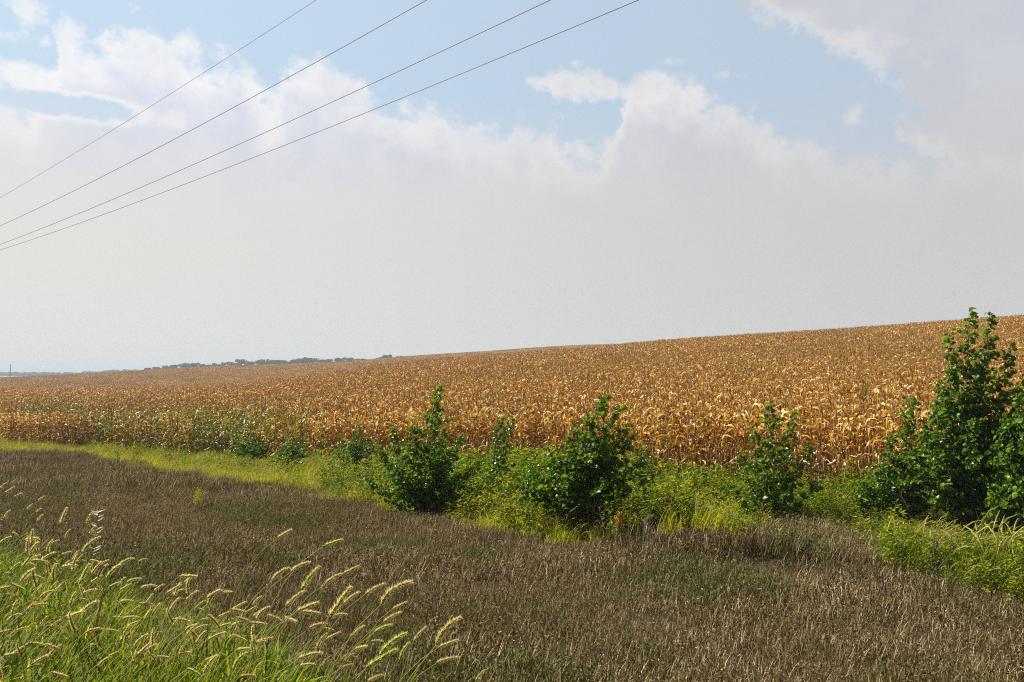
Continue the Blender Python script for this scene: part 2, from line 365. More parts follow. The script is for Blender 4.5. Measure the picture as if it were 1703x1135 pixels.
def scatter(name, P, R, S, I, templates, tint=None):
    """one object: points that carry clump meshes picked by index (geometry nodes)"""
    coll = bpy.data.collections.new(name + '_kinds')
    for i, me in enumerate(templates):
        coll.objects.link(bpy.data.objects.new('%s_kind_%03d' % (name, i), me))
    me = bpy.data.meshes.new(name); me.from_pydata(np.asarray(P).tolist(), [], [])
    k = len(P)
    a = me.attributes.new('rot', 'FLOAT_VECTOR', 'POINT'); a.data.foreach_set('vector', np.asarray(R, np.float32).ravel())
    a = me.attributes.new('scl', 'FLOAT_VECTOR', 'POINT'); a.data.foreach_set('vector', np.asarray(S, np.float32).ravel())
    a = me.attributes.new('idx', 'INT', 'POINT'); a.data.foreach_set('value', np.asarray(I, np.int32))
    a = me.attributes.new('tint', 'FLOAT', 'POINT'); a.data.foreach_set('value', np.asarray(tint if tint is not None else np.zeros(k), np.float32))
    o = bpy.data.objects.new(name, me); C.objects.link(o)
    g = bpy.data.node_groups.new(name + '_nodes', 'GeometryNodeTree')
    g.interface.new_socket('Geometry', in_out='INPUT', socket_type='NodeSocketGeometry')
    g.interface.new_socket('Geometry', in_out='OUTPUT', socket_type='NodeSocketGeometry')
    N = g.nodes; L = g.links
    gi = N.new('NodeGroupInput'); go = N.new('NodeGroupOutput')
    ci = N.new('GeometryNodeCollectionInfo'); ci.inputs[0].default_value = coll; ci.inputs[1].default_value = True; ci.inputs[2].default_value = True
    ip = N.new('GeometryNodeInstanceOnPoints'); ip.inputs['Pick Instance'].default_value = True
    def at(nm, ty):
        x = N.new('GeometryNodeInputNamedAttribute'); x.data_type = ty; x.inputs[0].default_value = nm; return x.outputs[0]
    L.new(gi.outputs[0], ip.inputs['Points']); L.new(ci.outputs[0], ip.inputs['Instance'])
    L.new(at('idx', 'INT'), ip.inputs['Instance Index']); L.new(at('scl', 'FLOAT_VECTOR'), ip.inputs['Scale'])
    er = N.new('FunctionNodeEulerToRotation'); L.new(at('rot', 'FLOAT_VECTOR'), er.inputs[0]); L.new(er.outputs[0], ip.inputs['Rotation'])
    L.new(ip.outputs[0], go.inputs[0])
    md = o.modifiers.new('scatter', 'NODES'); md.node_group = g
    return o
def vnoise(X, Y, s, seed=0):
    """smooth value noise 0..1 in world space"""
    X = np.asarray(X) * s + seed * 17.3; Y = np.asarray(Y) * s + seed * 9.1
    xi = np.floor(X).astype(int); yi = np.floor(Y).astype(int); fx = X - xi; fy = Y - yi
    fx = fx * fx * (3 - 2 * fx); fy = fy * fy * (3 - 2 * fy)
    def h(a, b):
        k = (a * 374761393 + b * 668265263 + seed * 1274126177) & 0x7fffffff
        k = ((k ^ (k >> 13)) * 1274126177) & 0x7fffffff
        return (k & 0xffff) / 65535.0
    return (h(xi, yi) * (1 - fx) + h(xi + 1, yi) * fx) * (1 - fy) + (h(xi, yi + 1) * (1 - fx) + h(xi + 1, yi + 1) * fx) * fy

# ---------------------------------------------------------------- ground sheet and air
azs = np.radians(np.linspace(-105, 105, 420))
Rr = np.concatenate([np.linspace(0.6, 7, 16)[:-1], np.exp(np.linspace(math.log(7), math.log(6400), 420))])
AA, RRR = np.meshgrid(azs, Rr); GXx = RRR * np.sin(AA); GYy = RRR * np.cos(AA) - 8
GZ = ground(GXx, GYy)
rough_ = (vnoise(GXx, GYy, 1.7, 3) - .5) * .09 + (vnoise(GXx, GYy, .45, 4) - .5) * .12
GZ = GZ + rough_ * np.clip((200 - RRR) / 150, 0, 1)
na = len(azs); V = np.stack([GXx, GYy, GZ], -1).reshape(-1, 3)
ii, jj = np.meshgrid(np.arange(len(Rr) - 1), np.arange(na - 1), indexing='ij'); b0 = (ii * na + jj).ravel()
F = np.stack([b0, b0 + 1, b0 + na + 1, b0 + na], -1)
me = bpy.data.meshes.new('ground'); me.from_pydata(V.tolist(), [], F.tolist()); me.materials.append(M['ground'])
me.polygons.foreach_set('use_smooth', [True] * len(me.polygons))
go_ = link('ground', me); tag(go_, 'dark brown soil and litter under the grass and corn', 'ground', kind='structure')

def make_haze():
    b = MB(); x, y0, y1, z0, z1 = 6900, -400, 6900, float(GZ.min()) - 1.0, 36.0
    vs = [(sx * x, y, z) for z in (z0, z1) for sx, y in ((-1, y0), (1, y0), (1, y1), (-1, y1))]
    b.add(vs, [(3, 2, 1, 0), (4, 5, 6, 7), (0, 1, 5, 4), (1, 2, 6, 5), (2, 3, 7, 6), (3, 0, 4, 7)])
    m, nb = mat('haze_air')
    pv = nb.n('ShaderNodeVolumePrincipled'); pv.inputs['Color'].default_value = (.68, .80, .91, 1)
    pv.inputs['Density'].default_value = HAZE; pv.inputs['Anisotropy'].default_value = 0.0
    o = nb.n('ShaderNodeOutputMaterial'); nb.nt.links.new(pv.outputs[0], o.inputs['Volume'])
    h = link('haze', b.mesh('haze', [m])); h.data.attributes.remove(h.data.attributes['rnd'])
    tag(h, 'thin pale haze hanging over the fields and far trees', 'haze', kind='stuff')
HAZE = .00036
make_haze()
# ---------------------------------------------------------------- corn
def corn_leaf(b, rs, z0, a, L, e0, kink, droop, tw, w, mi=0, segs=8, stx=0., sty=0.):
    """one dry blade: rises from the stalk, folds over at the kink and hangs, twisting"""
    P = [np.array([stx, sty, z0])]; e = e0; az_ = a; W_ = []; S = []; ds = L / segs
    for i in range(segs + 1):
        t = i / segs
        d = np.array([math.cos(az_) * math.cos(e), math.sin(az_) * math.cos(e), math.sin(e)])
        side = np.array([-math.sin(az_), math.cos(az_), 0]); nrm = np.cross(d, side)
        ta = tw * t
        S.append(side * math.cos(ta) + nrm * math.sin(ta))
        W_.append(w * (min(1, .45 + t * 2.2)) * (1 - t ** 2.2) * rs.uniform(.75, 1.1) + .004)
        if i < segs: P.append(P[-1] + d * ds)
        k = (1 if t < kink else 2.4)
        e = max(e - droop / segs * k * rs.uniform(.6, 1.4), -1.5); az_ += rs.uniform(-.22, .22)
    b.strip(P, W_, S, rs.rand(), mi, fold=.18)
def corn_plant(seed, lod=0, green=0.0):
    rs = np.random.RandomState(seed); H = rs.uniform(2.0, 2.28)
    st, lf, ta, ea = MB(), MB(), MB(), MB()
    bx, by = rs.uniform(-.10, .16), rs.uniform(-.10, .10)
    zz = np.linspace(0, H, 6 if lod == 0 else 3)
    px_, py_ = bx * (zz / H) ** 2, by * (zz / H) ** 2
    st.tube(np.stack([px_, py_, zz], -1), np.linspace(.016, .006, len(zz)), 5 if lod == 0 else 3, rs.rand(), cap=False)
    nl = rs.randint(10, 14) if lod == 0 else 10; plane = rs.uniform(0, math.pi)
    for i in range(nl):
        t = i / (nl - 1); z = H * ((.10 if lod == 0 else .35) + (.84 if lod == 0 else .6) * t); a = plane + math.pi * (i % 2) + rs.uniform(-.7, .7)
        sx, sy = bx * (z / H) ** 2, by * (z / H) ** 2
        if green > .5 and rs.rand() < .6:
            corn_leaf(lf, rs, z, a, rs.uniform(.5, .8), rs.uniform(.7, 1.25), .6, rs.uniform(.6, 1.5), rs.uniform(-.4, .4), .07, 0, 7, sx, sy); continue
        if t < .38:   # dead lower blades hang against the stalk
            corn_leaf(lf, rs, z, a, rs.uniform(.35, .62), rs.uniform(-.6, .5), .2, rs.uniform(1.2, 2.0), rs.uniform(-2, 2), rs.uniform(.045, .08), 0, 6 if lod == 0 else 4, sx, sy)
        else:
            corn_leaf(lf, rs, z, a, rs.uniform(.42, .82) * (1.0 if t < .8 else .75), rs.uniform(.7, 1.4), rs.uniform(.15, .6), rs.uniform(1.3, 3.3), rs.uniform(-1.5, 1.5), rs.uniform(.05, .095), 0, 8 if lod == 0 else 4, sx, sy)
    for k in range(6 if lod == 0 else 3):
        a = rs.uniform(0, 6.28); o = rs.uniform(.0, .45) if k else 0; L = rs.uniform(.12, .22)
        p0 = np.array([bx, by, H - .02]); P = [p0 + np.array([math.cos(a) * math.sin(o * (.3 + t)), math.sin(a) * math.sin(o * (.3 + t)), math.cos(o * (.3 + t))]) * L * t for t in (0, .5, 1)]
        ta.tube(P, [.003, .006, .002] if lod == 0 else [.004, .008, .002], 4 if lod == 0 else 3, rs.rand(), cap=False)
    for k in range(1):     # ear in its husk, tipping over
        a = plane + rs.uniform(-.6, .6) + k * math.pi; z = rs.uniform(.85, 1.15); e = rs.uniform(-1.3, .9); d = np.array([math.cos(a) * math.cos(e), math.sin(a) * math.cos(e), math.sin(e)])
        p0 = np.array([bx * .25, by * .25, z]); P = [p0 + d * x for x in (0, .04, .10, .17, .22)]
        ea.tube(P, [.008, .024, .028, .020, .004], 7 if lod == 0 else 4, rs.rand())
    return st, lf, ta, ea
def merge(parts):
    b = MB()
    for i, p in enumerate(parts):
        for v, r in zip(p.v, p.r): b.v.append(v); b.r.append(r)
        for f in p.f: b.f.append(tuple(x + b.n for x in f)); b.m.append(i)
        b.n += p.n
    return b
CM = [M['corn_leaf'], M['corn_stalk'], M['corn_tassel'], M['corn_husk']]
NK = 12
kinds = []       # separate part meshes for plants that are things of their own
full = []
for k in range(NK):
    st, lf, ta, ea = corn_plant(100 + k, 0, 1.0 if k >= NK - 3 else 0)
    kinds.append((st.mesh('stalk', [M['corn_stalk']]), lf.mesh('foliage', [M['corn_leaf']]), ta.mesh('tassel', [M['corn_tassel']]), ea.mesh('ear', [M['corn_husk']])))
    full.append(merge([lf, st, ta, ea]).mesh('corn_full_%d' % k, CM))
def tile(seed, size, dens, simple):
    rs = np.random.RandomState(seed); b = MB()
    n_ = int(size * size * dens)
    for i in range(n_):
        x, y = rs.uniform(-size / 2, size / 2, 2); y = round(y / .76) * .76 + rs.uniform(-.1, .1)
        z0 = rs.uniform(-.12, .12)
        if simple == 1:
            st_, lf_, ta_, ea_ = corn_plant(seed * 1000 + i, 1); q = merge([lf_, st_, ta_, ea_])
            V_ = np.concatenate(q.v) * (1, 1, 1) + (x, y, z0)
            b.v.append(V_); b.r.append(np.concatenate(q.r)); b.f += [tuple(k + b.n for k in f) for f in q.f]; b.m += q.m; b.n += q.n
        else:
            H = 2.15 + z0
            b.tube([(x, y, .9), (x, y, H + .16)], [.012, .004], 3, rs.rand(), 2, False)
            for k in range(8):
                a = rs.uniform(0, 6.28); z = H * rs.uniform(.55, 1.0); L = rs.uniform(.25, .5); w = rs.uniform(.05, .08); d = np.array([math.cos(a), math.sin(a), 0]); s = np.array([-d[1], d[0], 0]); tw = rs.uniform(-1, 1)
                s2 = s * math.cos(tw) + np.array([0, 0, 1]) * math.sin(tw)
                P = [np.array([x, y, z - .1]), np.array([x, y, z]) + d * L * .4 + np.array([0, 0, rs.uniform(.0, .15)]), np.array([x, y, z]) + d * L + np.array([0, 0, -rs.uniform(.0, .35)])]
                b.strip(P, [w, w, w * .3], [s, s2, s2], rs.rand(), 0)
    return b.mesh('corn_tile_%d_%d' % (simple, seed), CM)
NT1, NT2 = 8, 7
tiles1 = [tile(20 + k, 1.52, 7.0, 1) for k in range(NT1)]      # 1.5 m patches of lighter plants
tiles2 = [tile(40 + k, 3.8, 5.0, 2) for k in range(NT2)]       # 3.8 m patches for the far hill
tmpl = full + tiles1 + tiles2

def visible_from_path(X, Y, Z, margin=420, down=1600):
    px, py = proj(X, Y, Z)
    return (px > -margin) & (px < 1703 + margin) & (Y > 1) & (py < down)
# green tinge: some front plants on the left, and a damp swale behind the first crest
def corn_tint(X, Y):
    u, v = uv(X, Y); px, py = proj(X, Y, ground(X, Y) + 2)
    nzz = vnoise(X, Y, .22, 7)
    t = np.zeros_like(X)
    front = np.exp(-np.maximum(v - V0, 0) / 7.0)
    zone = np.clip((px - 90) / 60, 0, 1) * np.clip((560 - px) / 120, 0, 1)
    t = np.maximum(t, front * zone * np.clip(nzz * 1.1 + .30, 0, 1) * 1.05)
    zone2 = np.exp(-((px - 90) / 190) ** 2) * np.exp(-((Y - 82) / 18) ** 2)
    t = np.maximum(t, zone2 * (.1 + .8 * nzz))
    zone3 = np.exp(-((Y - 185 - (px - 100) * .05) / 30) ** 2) * np.clip((520 - px) / 200, 0, 1)
    t = np.maximum(t, zone3 * .62 * (.5 + nzz * .6))
    return t
rs = np.random.RandomState(5)
# rows run parallel to the road
rows = []
v = V0
while v < 95:
    us = np.arange(-150, 70, .20) + rs.uniform(0, .2); us = us + rs.uniform(-.05, .05, len(us))
    vv = v + rs.uniform(-.07, .07, len(us)) + (.22 * np.sin(us * .21) + (vnoise(us, us * 0, .5, 2) - .5) * .5 if v < V0 + 1 else 0)
    rows.append(np.stack([us, vv, np.full(len(us), (v - V0) / .76)], -1)); v += .76
rows = np.concatenate(rows)
X = NY * rows[:, 0] + NX * rows[:, 1]; Y = -NX * rows[:, 0] + NY * rows[:, 1]
R2 = np.hypot(X, Y)
k = (Y > 5) & (R2 < 82) & (rs.rand(len(X)) < .93); X, Y, rows, R2 = X[k], Y[k], rows[k], R2[k]
Z = ground(X, Y)
k = visible_from_path(X, Y, Z + 1.5); X, Y, Z, rows, R2 = X[k], Y[k], Z[k], rows[k], R2[k]
px_, py_ = proj(X, Y, Z + 1.2)
inframe = (px_ > 5) & (px_ < 1698)
score = R2 + (rows[:, 2] * 3.2) + np.where(inframe, 0, 1e4)
order = np.argsort(score)
own = order[:285]; rest = order[285:]
tn = corn_tint(X, Y)
def corn_kind(t, r):
    """green-leaved kinds where the tint is strong"""
    return np.where((t > .45), NK - 3 + (r * 31).astype(int) % 3, (r * 997).astype(int) % (NK - 3))
rr = rs.rand(len(X)); rr2 = rs.rand(len(X)); tn = np.where(rr2 < tn * .9 + .025, .55 + .4 * rs.rand(len(X)), tn * .25); kd = corn_kind(tn, rr)
ang = rs.uniform(0, 6.28, len(X)); lean = rs.normal(0, .05, (len(X), 2)); sc_ = rs.uniform(.88, 1.08, len(X)) * (1 + (vnoise(X, Y, .12, 9) - .5) * .14) * (1 + .12 * np.exp(-rows[:, 2] / 5.0))
CORN_GROUP = 'corn plants along the near edge of the field'
for i in own:
    i = int(i)
    g = tn[i] > .45
    o = bpy.data.objects.new('corn_plant', None); C.objects.link(o)
    o.location = (X[i], Y[i], Z[i] - .03); o.rotation_euler = (lean[i, 0], lean[i, 1], ang[i]); o.scale = (sc_[i],) * 3
    tag(o, 'half green corn plant standing among the dry ones in the nearest rows' if g else 'dry tan corn plant with curled leaves in the nearest rows of the field', 'corn plant',
        'green tinged ' + CORN_GROUP if g else CORN_GROUP)
    for nm, mesh_ in zip(('stalk', 'foliage', 'tassel', 'ear'), kinds[int(kd[i])]):
        c = link(nm, mesh_, o); c['tint'] = float(tn[i])
P1 = np.stack([X[rest], Y[rest], Z[rest] - .03], -1); R1_ = np.stack([lean[rest, 0], lean[rest, 1], ang[rest]], -1)
S1 = np.repeat(sc_[rest][:, None], 3, 1); I1 = kd[rest]; T1_ = tn[rest]
def grid_field(step, rmin, rmax, first, cnt, seed, sz):
    rs = np.random.RandomState(seed)
    uu, vv = np.meshgrid(np.arange(-700, 330, step), np.arange(V0 + step / 2, 620, step)); uu = uu.ravel(); vv = vv.ravel()
    X = NY * uu + NX * vv; Y = -NX * uu + NY * vv; R = np.hypot(X, Y)
    k = (R >= rmin) & (R < rmax) & (Y > 10); X, Y, R = X[k], Y[k], R[k]
    Z = ground(X, Y); k = visible_from_path(X, Y, Z + 1.5, 420); X, Y, Z, R = X[k], Y[k], Z[k], R[k]
    # skip ground hidden well behind the crest
    Zt = Z + 2.6; vis = np.ones(len(X), bool)
    for t in (.25, .35, .45, .55, .65, .75, .85, .93):
        vis &= ~((ground(X * t, Y * t) + 2.0 - .9) > Zt * t + .3 + (1 - t) * .8)
    X, Y, Z, R = X[vis], Y[vis], Z[vis], R[vis]
    # slope of the patch
    e = 1.0; gx_ = (ground(X + e, Y) - ground(X - e, Y)) / 2; gy_ = (ground(X, Y + e) - ground(X, Y - e)) / 2
    n_ = len(X); yaw = math.atan2(-NX, NY) + rs.randint(0, 2, n_) * math.pi
    tiltx = np.arctan(-math.sin(0) + (-np.sin(yaw) * gx_ + np.cos(yaw) * gy_)); tilty = -np.arctan(np.cos(yaw) * gx_ + np.sin(yaw) * gy_)
    s = rs.uniform(.95, 1.05, n_) * (1 + (vnoise(X, Y, .03, 5) - .5) * .10)
    return (np.stack([X, Y, Z - .05], -1), np.stack([tiltx, tilty, yaw + rs.uniform(-.03, .03, n_)], -1), np.stack([np.full(n_, 1.0), np.full(n_, 1.0), s], -1),
            first + rs.randint(0, cnt, n_), corn_tint(X, Y))
A2_ = grid_field(1.52, 82, 190, NK, NT1, 61, 1.52)
A3_ = grid_field(3.8, 190, 540, NK + NT1, NT2, 62, 3.8)
print('corn', len(own), len(P1), len(A2_[0]), len(A3_[0]))
cf = scatter('corn_field', np.concatenate([P1, A2_[0], A3_[0]]), np.concatenate([R1_, A2_[1], A3_[1]]), np.concatenate([S1, A2_[2], A3_[2]]),
             np.concatenate([I1, A2_[3], A3_[3]]), tmpl, np.concatenate([T1_, A2_[4], A3_[4]]))
tag(cf, 'golden brown sea of dry corn covering the rising hillside', 'corn field', kind='stuff')
# ---------------------------------------------------------------- grasses and weeds
def blades(b, rs, n_, R, hmin, hmax, w, th0=(0, .5), curl=(.2, 1.4), wind=(0, 0), segs=4, mi=0, rnd=None, base=(0, 0, 0)):
    for _ in range(n_):
        r = R * math.sqrt(rs.rand()); a0 = rs.uniform(0, 6.28); x0, y0 = r * math.cos(a0) + base[0], r * math.sin(a0) + base[1]
        L = rs.uniform(hmin, hmax); a = rs.uniform(0, 6.28); th = rs.uniform(*th0); cu = rs.uniform(*curl); ww = w * rs.uniform(.6, 1.3)
        P = [np.array([x0, y0, base[2]])]; S = []; Wd = []; sa = rs.uniform(0, 6.28); dirh = np.array([math.cos(a) + wind[0], math.sin(a) + wind[1], 0.]); dirh /= np.linalg.norm(dirh) + 1e-6
        sd = np.array([math.cos(sa), math.sin(sa), 0.]) * .35 + np.array([-dirh[1], dirh[0], 0]); sd /= np.linalg.norm(sd)
        for i in range(segs + 1):
            t = i / segs; S.append(sd); Wd.append(ww * (1 - t ** 1.8) + .0008)
            if i < segs:
                e = th + cu * (t + .5 / segs) ** 1.5
                P.append(P[-1] + (dirh * math.sin(e) + np.array([0, 0, 1]) * math.cos(e)) * L / segs)
        b.strip(P, Wd, S, rs.rand() if rnd is None else rnd, mi)
def brown_clump(seed, R=.26, n_=84, h=(.07, .25), w=.0075):
    rs = np.random.RandomState(seed); b = MB()
    blades(b, rs, n_, R, h[0], h[1], w, (0, .45), (.0, 1.0), segs=3)
    for _ in range(int(n_ * .35)):   # shrivelled seed heads and leaflets
        r = R * math.sqrt(rs.rand()); a = rs.uniform(0, 6.28); z = rs.uniform(h[0], h[1] * .95); d = unit(rs.normal(0, 1, 3)); s = unit(np.cross(d, rs.normal(0, 1, 3))); p = np.array([r * math.cos(a), r * math.sin(a), z])
        b.strip([p, p + d * .014, p + d * .028], [.003, .012, .002], [s, s, s], rs.rand() * .82)
    return b.mesh('brown_clump_%d' % seed, [M['brown_grass']])
def weed_clump(seed, R=.30, n_=60, h=(.3, .7), heads=9):
    rs = np.random.RandomState(seed); b = MB()
    blades(b, rs, n_, R, h[0], h[1], .011, (0, .5), (.3, 1.9), wind=(.35, 0), segs=4)
    for _ in range(heads):          # nodding seed heads
        r = R * math.sqrt(rs.rand()); a = rs.uniform(0, 6.28); L = rs.uniform(h[1] * .7, h[1] * 1.12); x0, y0 = r * math.cos(a), r * math.sin(a); a2 = rs.normal(0, .8)
        d = np.array([math.cos(a2), math.sin(a2), 0]); P = [np.array([x0, y0, 0])]; e = rs.uniform(0, .3)
        for i in range(7):
            P.append(P[-1] + (d * math.sin(e) + np.array([0, 0, 1]) * math.cos(e)) * L / 7); e += .08 + (.28 if i > 3 else 0)
        b.tube(P[:5], .0018, 3, .6, 0, False); b.tube(P[4:], [.003, .006, .006, .002], 5, rs.rand(), 1, False)
    return b.mesh('weed_clump_%d' % seed, [M['weed_grass'], M['weed_head']])
def leaf_face(b, p, d, nrm, L, w, rnd, mi=0, fold=.22):
    """broad pointed leaf folded a little along its midrib"""
    d = unit(d); s = unit(np.cross(d, nrm)); n_ = np.cross(s, d)
    c = [p, p + d * L * .18 - s * w * .42, p + d * L * .5 - s * w * .46, p + d * L, p + d * L * .5 + s * w * .46, p + d * L * .18 + s * w * .42, p + d * L * .4 - n_ * w * fold]
    b.add(c, [(0, 1, 6), (1, 2, 6), (2, 3, 6), (6, 3, 4), (6, 4, 5), (6, 5, 0)], rnd, mi)
def forb_clump(seed, R=.25, H=.7, stems=7, per=24, lw=.052):
    rs = np.random.RandomState(seed); b = MB()
    for _ in range(stems):
        r = R * math.sqrt(rs.rand()); a = rs.uniform(0, 6.28); p0 = np.array([r * math.cos(a), r * math.sin(a), 0]); h = H * rs.uniform(.55, 1.1); le = rs.normal(0, .16, 2)
        tip = p0 + np.array([le[0] * h + .08 * h, le[1] * h, h]); b.tube([p0, (p0 + tip) / 2 + rs.normal(0, .01, 3), tip], [.004, .003, .0015], 3, .3, 1, False)
        for k in range(per):
            t = rs.uniform(.12, 1.0); p = p0 + (tip - p0) * t; a = rs.uniform(0, 6.28); br = (1.1 - t) * .16 * rs.rand()
            p = p + np.array([math.cos(a), math.sin(a), .3]) * br
            leaf_face(b, p, np.array([math.cos(a), math.sin(a), rs.uniform(-.5, .7)]), unit([rs.normal(0, .5), rs.normal(0, .5), 1]), lw * rs.uniform(.7, 1.8), lw * rs.uniform(.35, .8), rs.rand())
    return b.mesh('forb_clump_%d' % seed, [M['forb'], M['fox_stem']])
def road_clump(seed, R=.15, n_=32, h=(.16, .58), w=.018):
    rs = np.random.RandomState(seed); b = MB()
    blades(b, rs, n_, R, h[0], h[1], w, (0, .6), (.1, 2.1), wind=(.12, .0), segs=5)
    return b.mesh('road_clump_%d' % seed, [M['road_grass']])

def front_edge(px):      # where the green weeds meet the brown grass (rows of the photograph, as ground positions)
    return np.interp(px, [-600, 20, 130, 180, 350, 500, 640, 760, 830, 950, 1030, 1060, 1250, 1440, 1475, 1600, 1703, 2200],
                     [752, 760, 757, 776, 803, 826, 856, 880, 900, 912, 912, 892, 889, 893, 960, 985, 1012, 1090])
def inside_weeds(X, Y, Z):
    px, py = proj(X, Y, Z)
    wob = (vnoise(X, Y, .8, 21) - .5) * (22 * 20 / np.maximum(Y, 10))
    return (py + wob < front_edge(px)) & (uv(X, Y)[1] < V0 + .9)
def road_line(px): return np.interp(px, [-400, 0, 60, 200, 330, 450, 600, 720, 790, 860], [800, 842, 868, 925, 965, 1010, 1060, 1100, 1145, 1260])
def sample(n_, ymin, ymax, seed, power=1.0, marg=420):
    rs = np.random.RandomState(seed)
    ly = ymin + (ymax - ymin) * rs.rand(n_) ** power
    ww = (851.5 + marg) / FPX; r = rs.uniform(-ww, ww, n_)
    # uniform per area: accept proportionally to width
    k = rs.rand(n_) < ly / ymax if power == 1.0 else np.ones(n_, bool)
    return (r * ly)[k], ly[k], rs
# --- dead brown grass of the ditch and verge
P_, R_, S_, I_, T_ = [], [], [], [], []
bc = [brown_clump(300 + k) for k in range(9)] + [brown_clump(320 + k, .5, 120, (.10, .34), .014) for k in range(5)]
def add_brown(ymin, ymax, dens, big, seed):
    area = (ymax ** 2 - ymin ** 2) * (851.5 + 200) / FPX
    n_ = int(area * dens / ((ymax + ymin) / (2 * ymax))) if False else int((ymax - ymin) * 2 * ymax * (1271.5 / FPX) * dens)
    X, Y, rs = sample(n_, ymin, ymax, seed)
    Z = ground(X, Y); u, v = uv(X, Y)
    px, py = proj(X, Y, Z); py2 = proj(X, Y, Z + .45)[1]
    k = (v < V0 - .5) & ~inside_weeds(X, Y, Z) & (py < 1350) & ~((py2 > road_line(px) + 60) & (px < 800))
    X, Y, Z, v, px, py = X[k], Y[k], Z[k], v[k], px[k], py[k]; n_ = len(X)
    s = rs.uniform(.7, 1.35, n_) * (.75 + .55 * vnoise(X, Y, .6, 31))
    bank = np.exp(-((px - 1210) / 190) ** 2) * np.exp(-((py - 905) / 26) ** 2)
    s = s * (1 + .45 * bank) * (.62 if seed == 74 else 1)
    P_.append(np.stack([X, Y, Z - .02], -1)); R_.append(np.stack([rs.normal(0, .1, n_), rs.normal(0, .1, n_) + .08, rs.uniform(0, 6.28, n_)], -1)); S_.append(np.repeat(s[:, None], 3, 1))
    I_.append((9 + rs.randint(0, 5, n_)) if big else rs.randint(0, 9, n_))
    gr = vnoise(X, Y, .5, 41) * .6 + vnoise(X, Y, 1.6, 42) * .4
    t = np.clip((gr - .56) * 3.2, 0, .85) + np.exp(-((px - 1150) / 90) ** 2) * np.exp(-((py - 965) / 26) ** 2) * .8
    t += (rs.rand(n_) < .22) * .5
    t += np.clip((py2 - road_line(px)[k] if False else proj(X, Y, Z + .45)[1] - road_line(px) + 60) / 120, 0, 1) * .5 * (px < 800)
    T_.append(np.clip(t, 0, 1))
add_brown(3.2, 12, 40, False, 71); add_brown(12, 24, 26, False, 72); add_brown(24, 75, 8.0, True, 73); add_brown(13, 22, 14, True, 74)
bg_ = scatter('brown_grass', np.concatenate(P_), np.concatenate(R_), np.concatenate(S_), np.concatenate(I_), bc, np.concatenate(T_))
tag(bg_, 'dead brown and grey grass covering the ditch and verge', 'dry grass', kind='stuff')
print('brown', sum(len(p) for p in P_))
# --- green weeds between the ditch and the corn
wk = [weed_clump(400 + k) for k in range(7)] + [weed_clump(420 + k, .55, 120, (.3, .75), 16) for k in range(4)]
fk = [forb_clump(500 + k) for k in range(6)]
X, Y, rs = sample(94000, 9, 66, 81); Z = ground(X, Y); u, v = uv(X, Y); px, py = proj(X, Y, Z)
k = inside_weeds(X, Y, Z) & (v > 9); X, Y, Z, v, px, py = X[k], Y[k], Z[k], v[k], px[k], py[k]
dd = rs.rand(len(X)) < np.where(Y < 26, .95, .40) * np.clip((V0 + 1.0 - v) / 1.2, .15, 1); X, Y, Z, v, px, py = X[dd], Y[dd], Z[dd], v[dd], px[dd], py[dd]
n_ = len(X); depth = front_edge(px) - py; v = uv(X, Y)[1]
leafy = vnoise(X, Y, .35, 51) * .8 + np.clip((px - 520) / 120, 0, .55) - .5 * (depth < 14) * (px < 1460) - .25 * np.exp(-((px - 950) / 90) ** 2) * (py > 870) - .05 * (px > 1480) * (py > 850)
isf = rs.rand(n_) < np.clip(leafy - .12, 0.02, .8)
idx = np.where(isf, 11 + rs.randint(0, 6, n_), np.where(Y > 27, 7 + rs.randint(0, 4, n_), rs.randint(0, 7, n_)))
s = rs.uniform(.7, 1.25, n_) * np.interp(px, [0, 200, 560, 700, 1400, 1520, 1703], [.85, .75, .95, 1.0, .95, 1.1, 1.2]) * np.clip(.55 + depth / 30, .6, 1.15) * (.75 + .5 * vnoise(X, Y, .5, 52)) * np.where(isf, np.where(px > 1470, .75, 1.25), 1.0)
lowz = np.clip((px - 1030) / 50, 0, 1) * np.clip((1520 - px) / 60, 0, 1) * np.clip((v - 15.5) / 2, 0, 1); s = s * (1 - .12 * lowz)
ti = np.where(isf, np.clip((vnoise(X, Y, .45, 53) - .30) * 2.2, 0, 1) * np.clip(1.25 - depth / 34, 0, 1) * (px > 780), np.clip((vnoise(X, Y, .4, 54) - .45) * 2.5, 0, 1) * np.interp(px, [400, 700], [.3, .9]))
for bx_, by_ in ((700, 860), (975, 866), (1612, 878), (1690, 892), (1288, 872), (640, 850), (1508, 868), (1560, 872)):   # the ground right at the bushes' feet carries low growth
    hx, hy = hit(bx_, by_, 6); s = s * (1 - .42 * np.exp(-(((X - hx) / 1.5) ** 2 + ((Y - hy + .7) / 1.7) ** 2)))
wf = scatter('green_weeds', np.stack([X, Y, Z - .02], -1), np.stack([rs.normal(0, .1, n_), rs.normal(0, .1, n_) + .1, np.where(isf, rs.uniform(0, 6.28, n_), rs.normal(0, .6, n_))], -1), np.repeat(s[:, None], 3, 1), idx, wk + fk, ti)
tag(wf, 'bright yellow green weeds and grass between the brown ditch and the corn', 'weeds', kind='stuff'); print('weeds', n_)
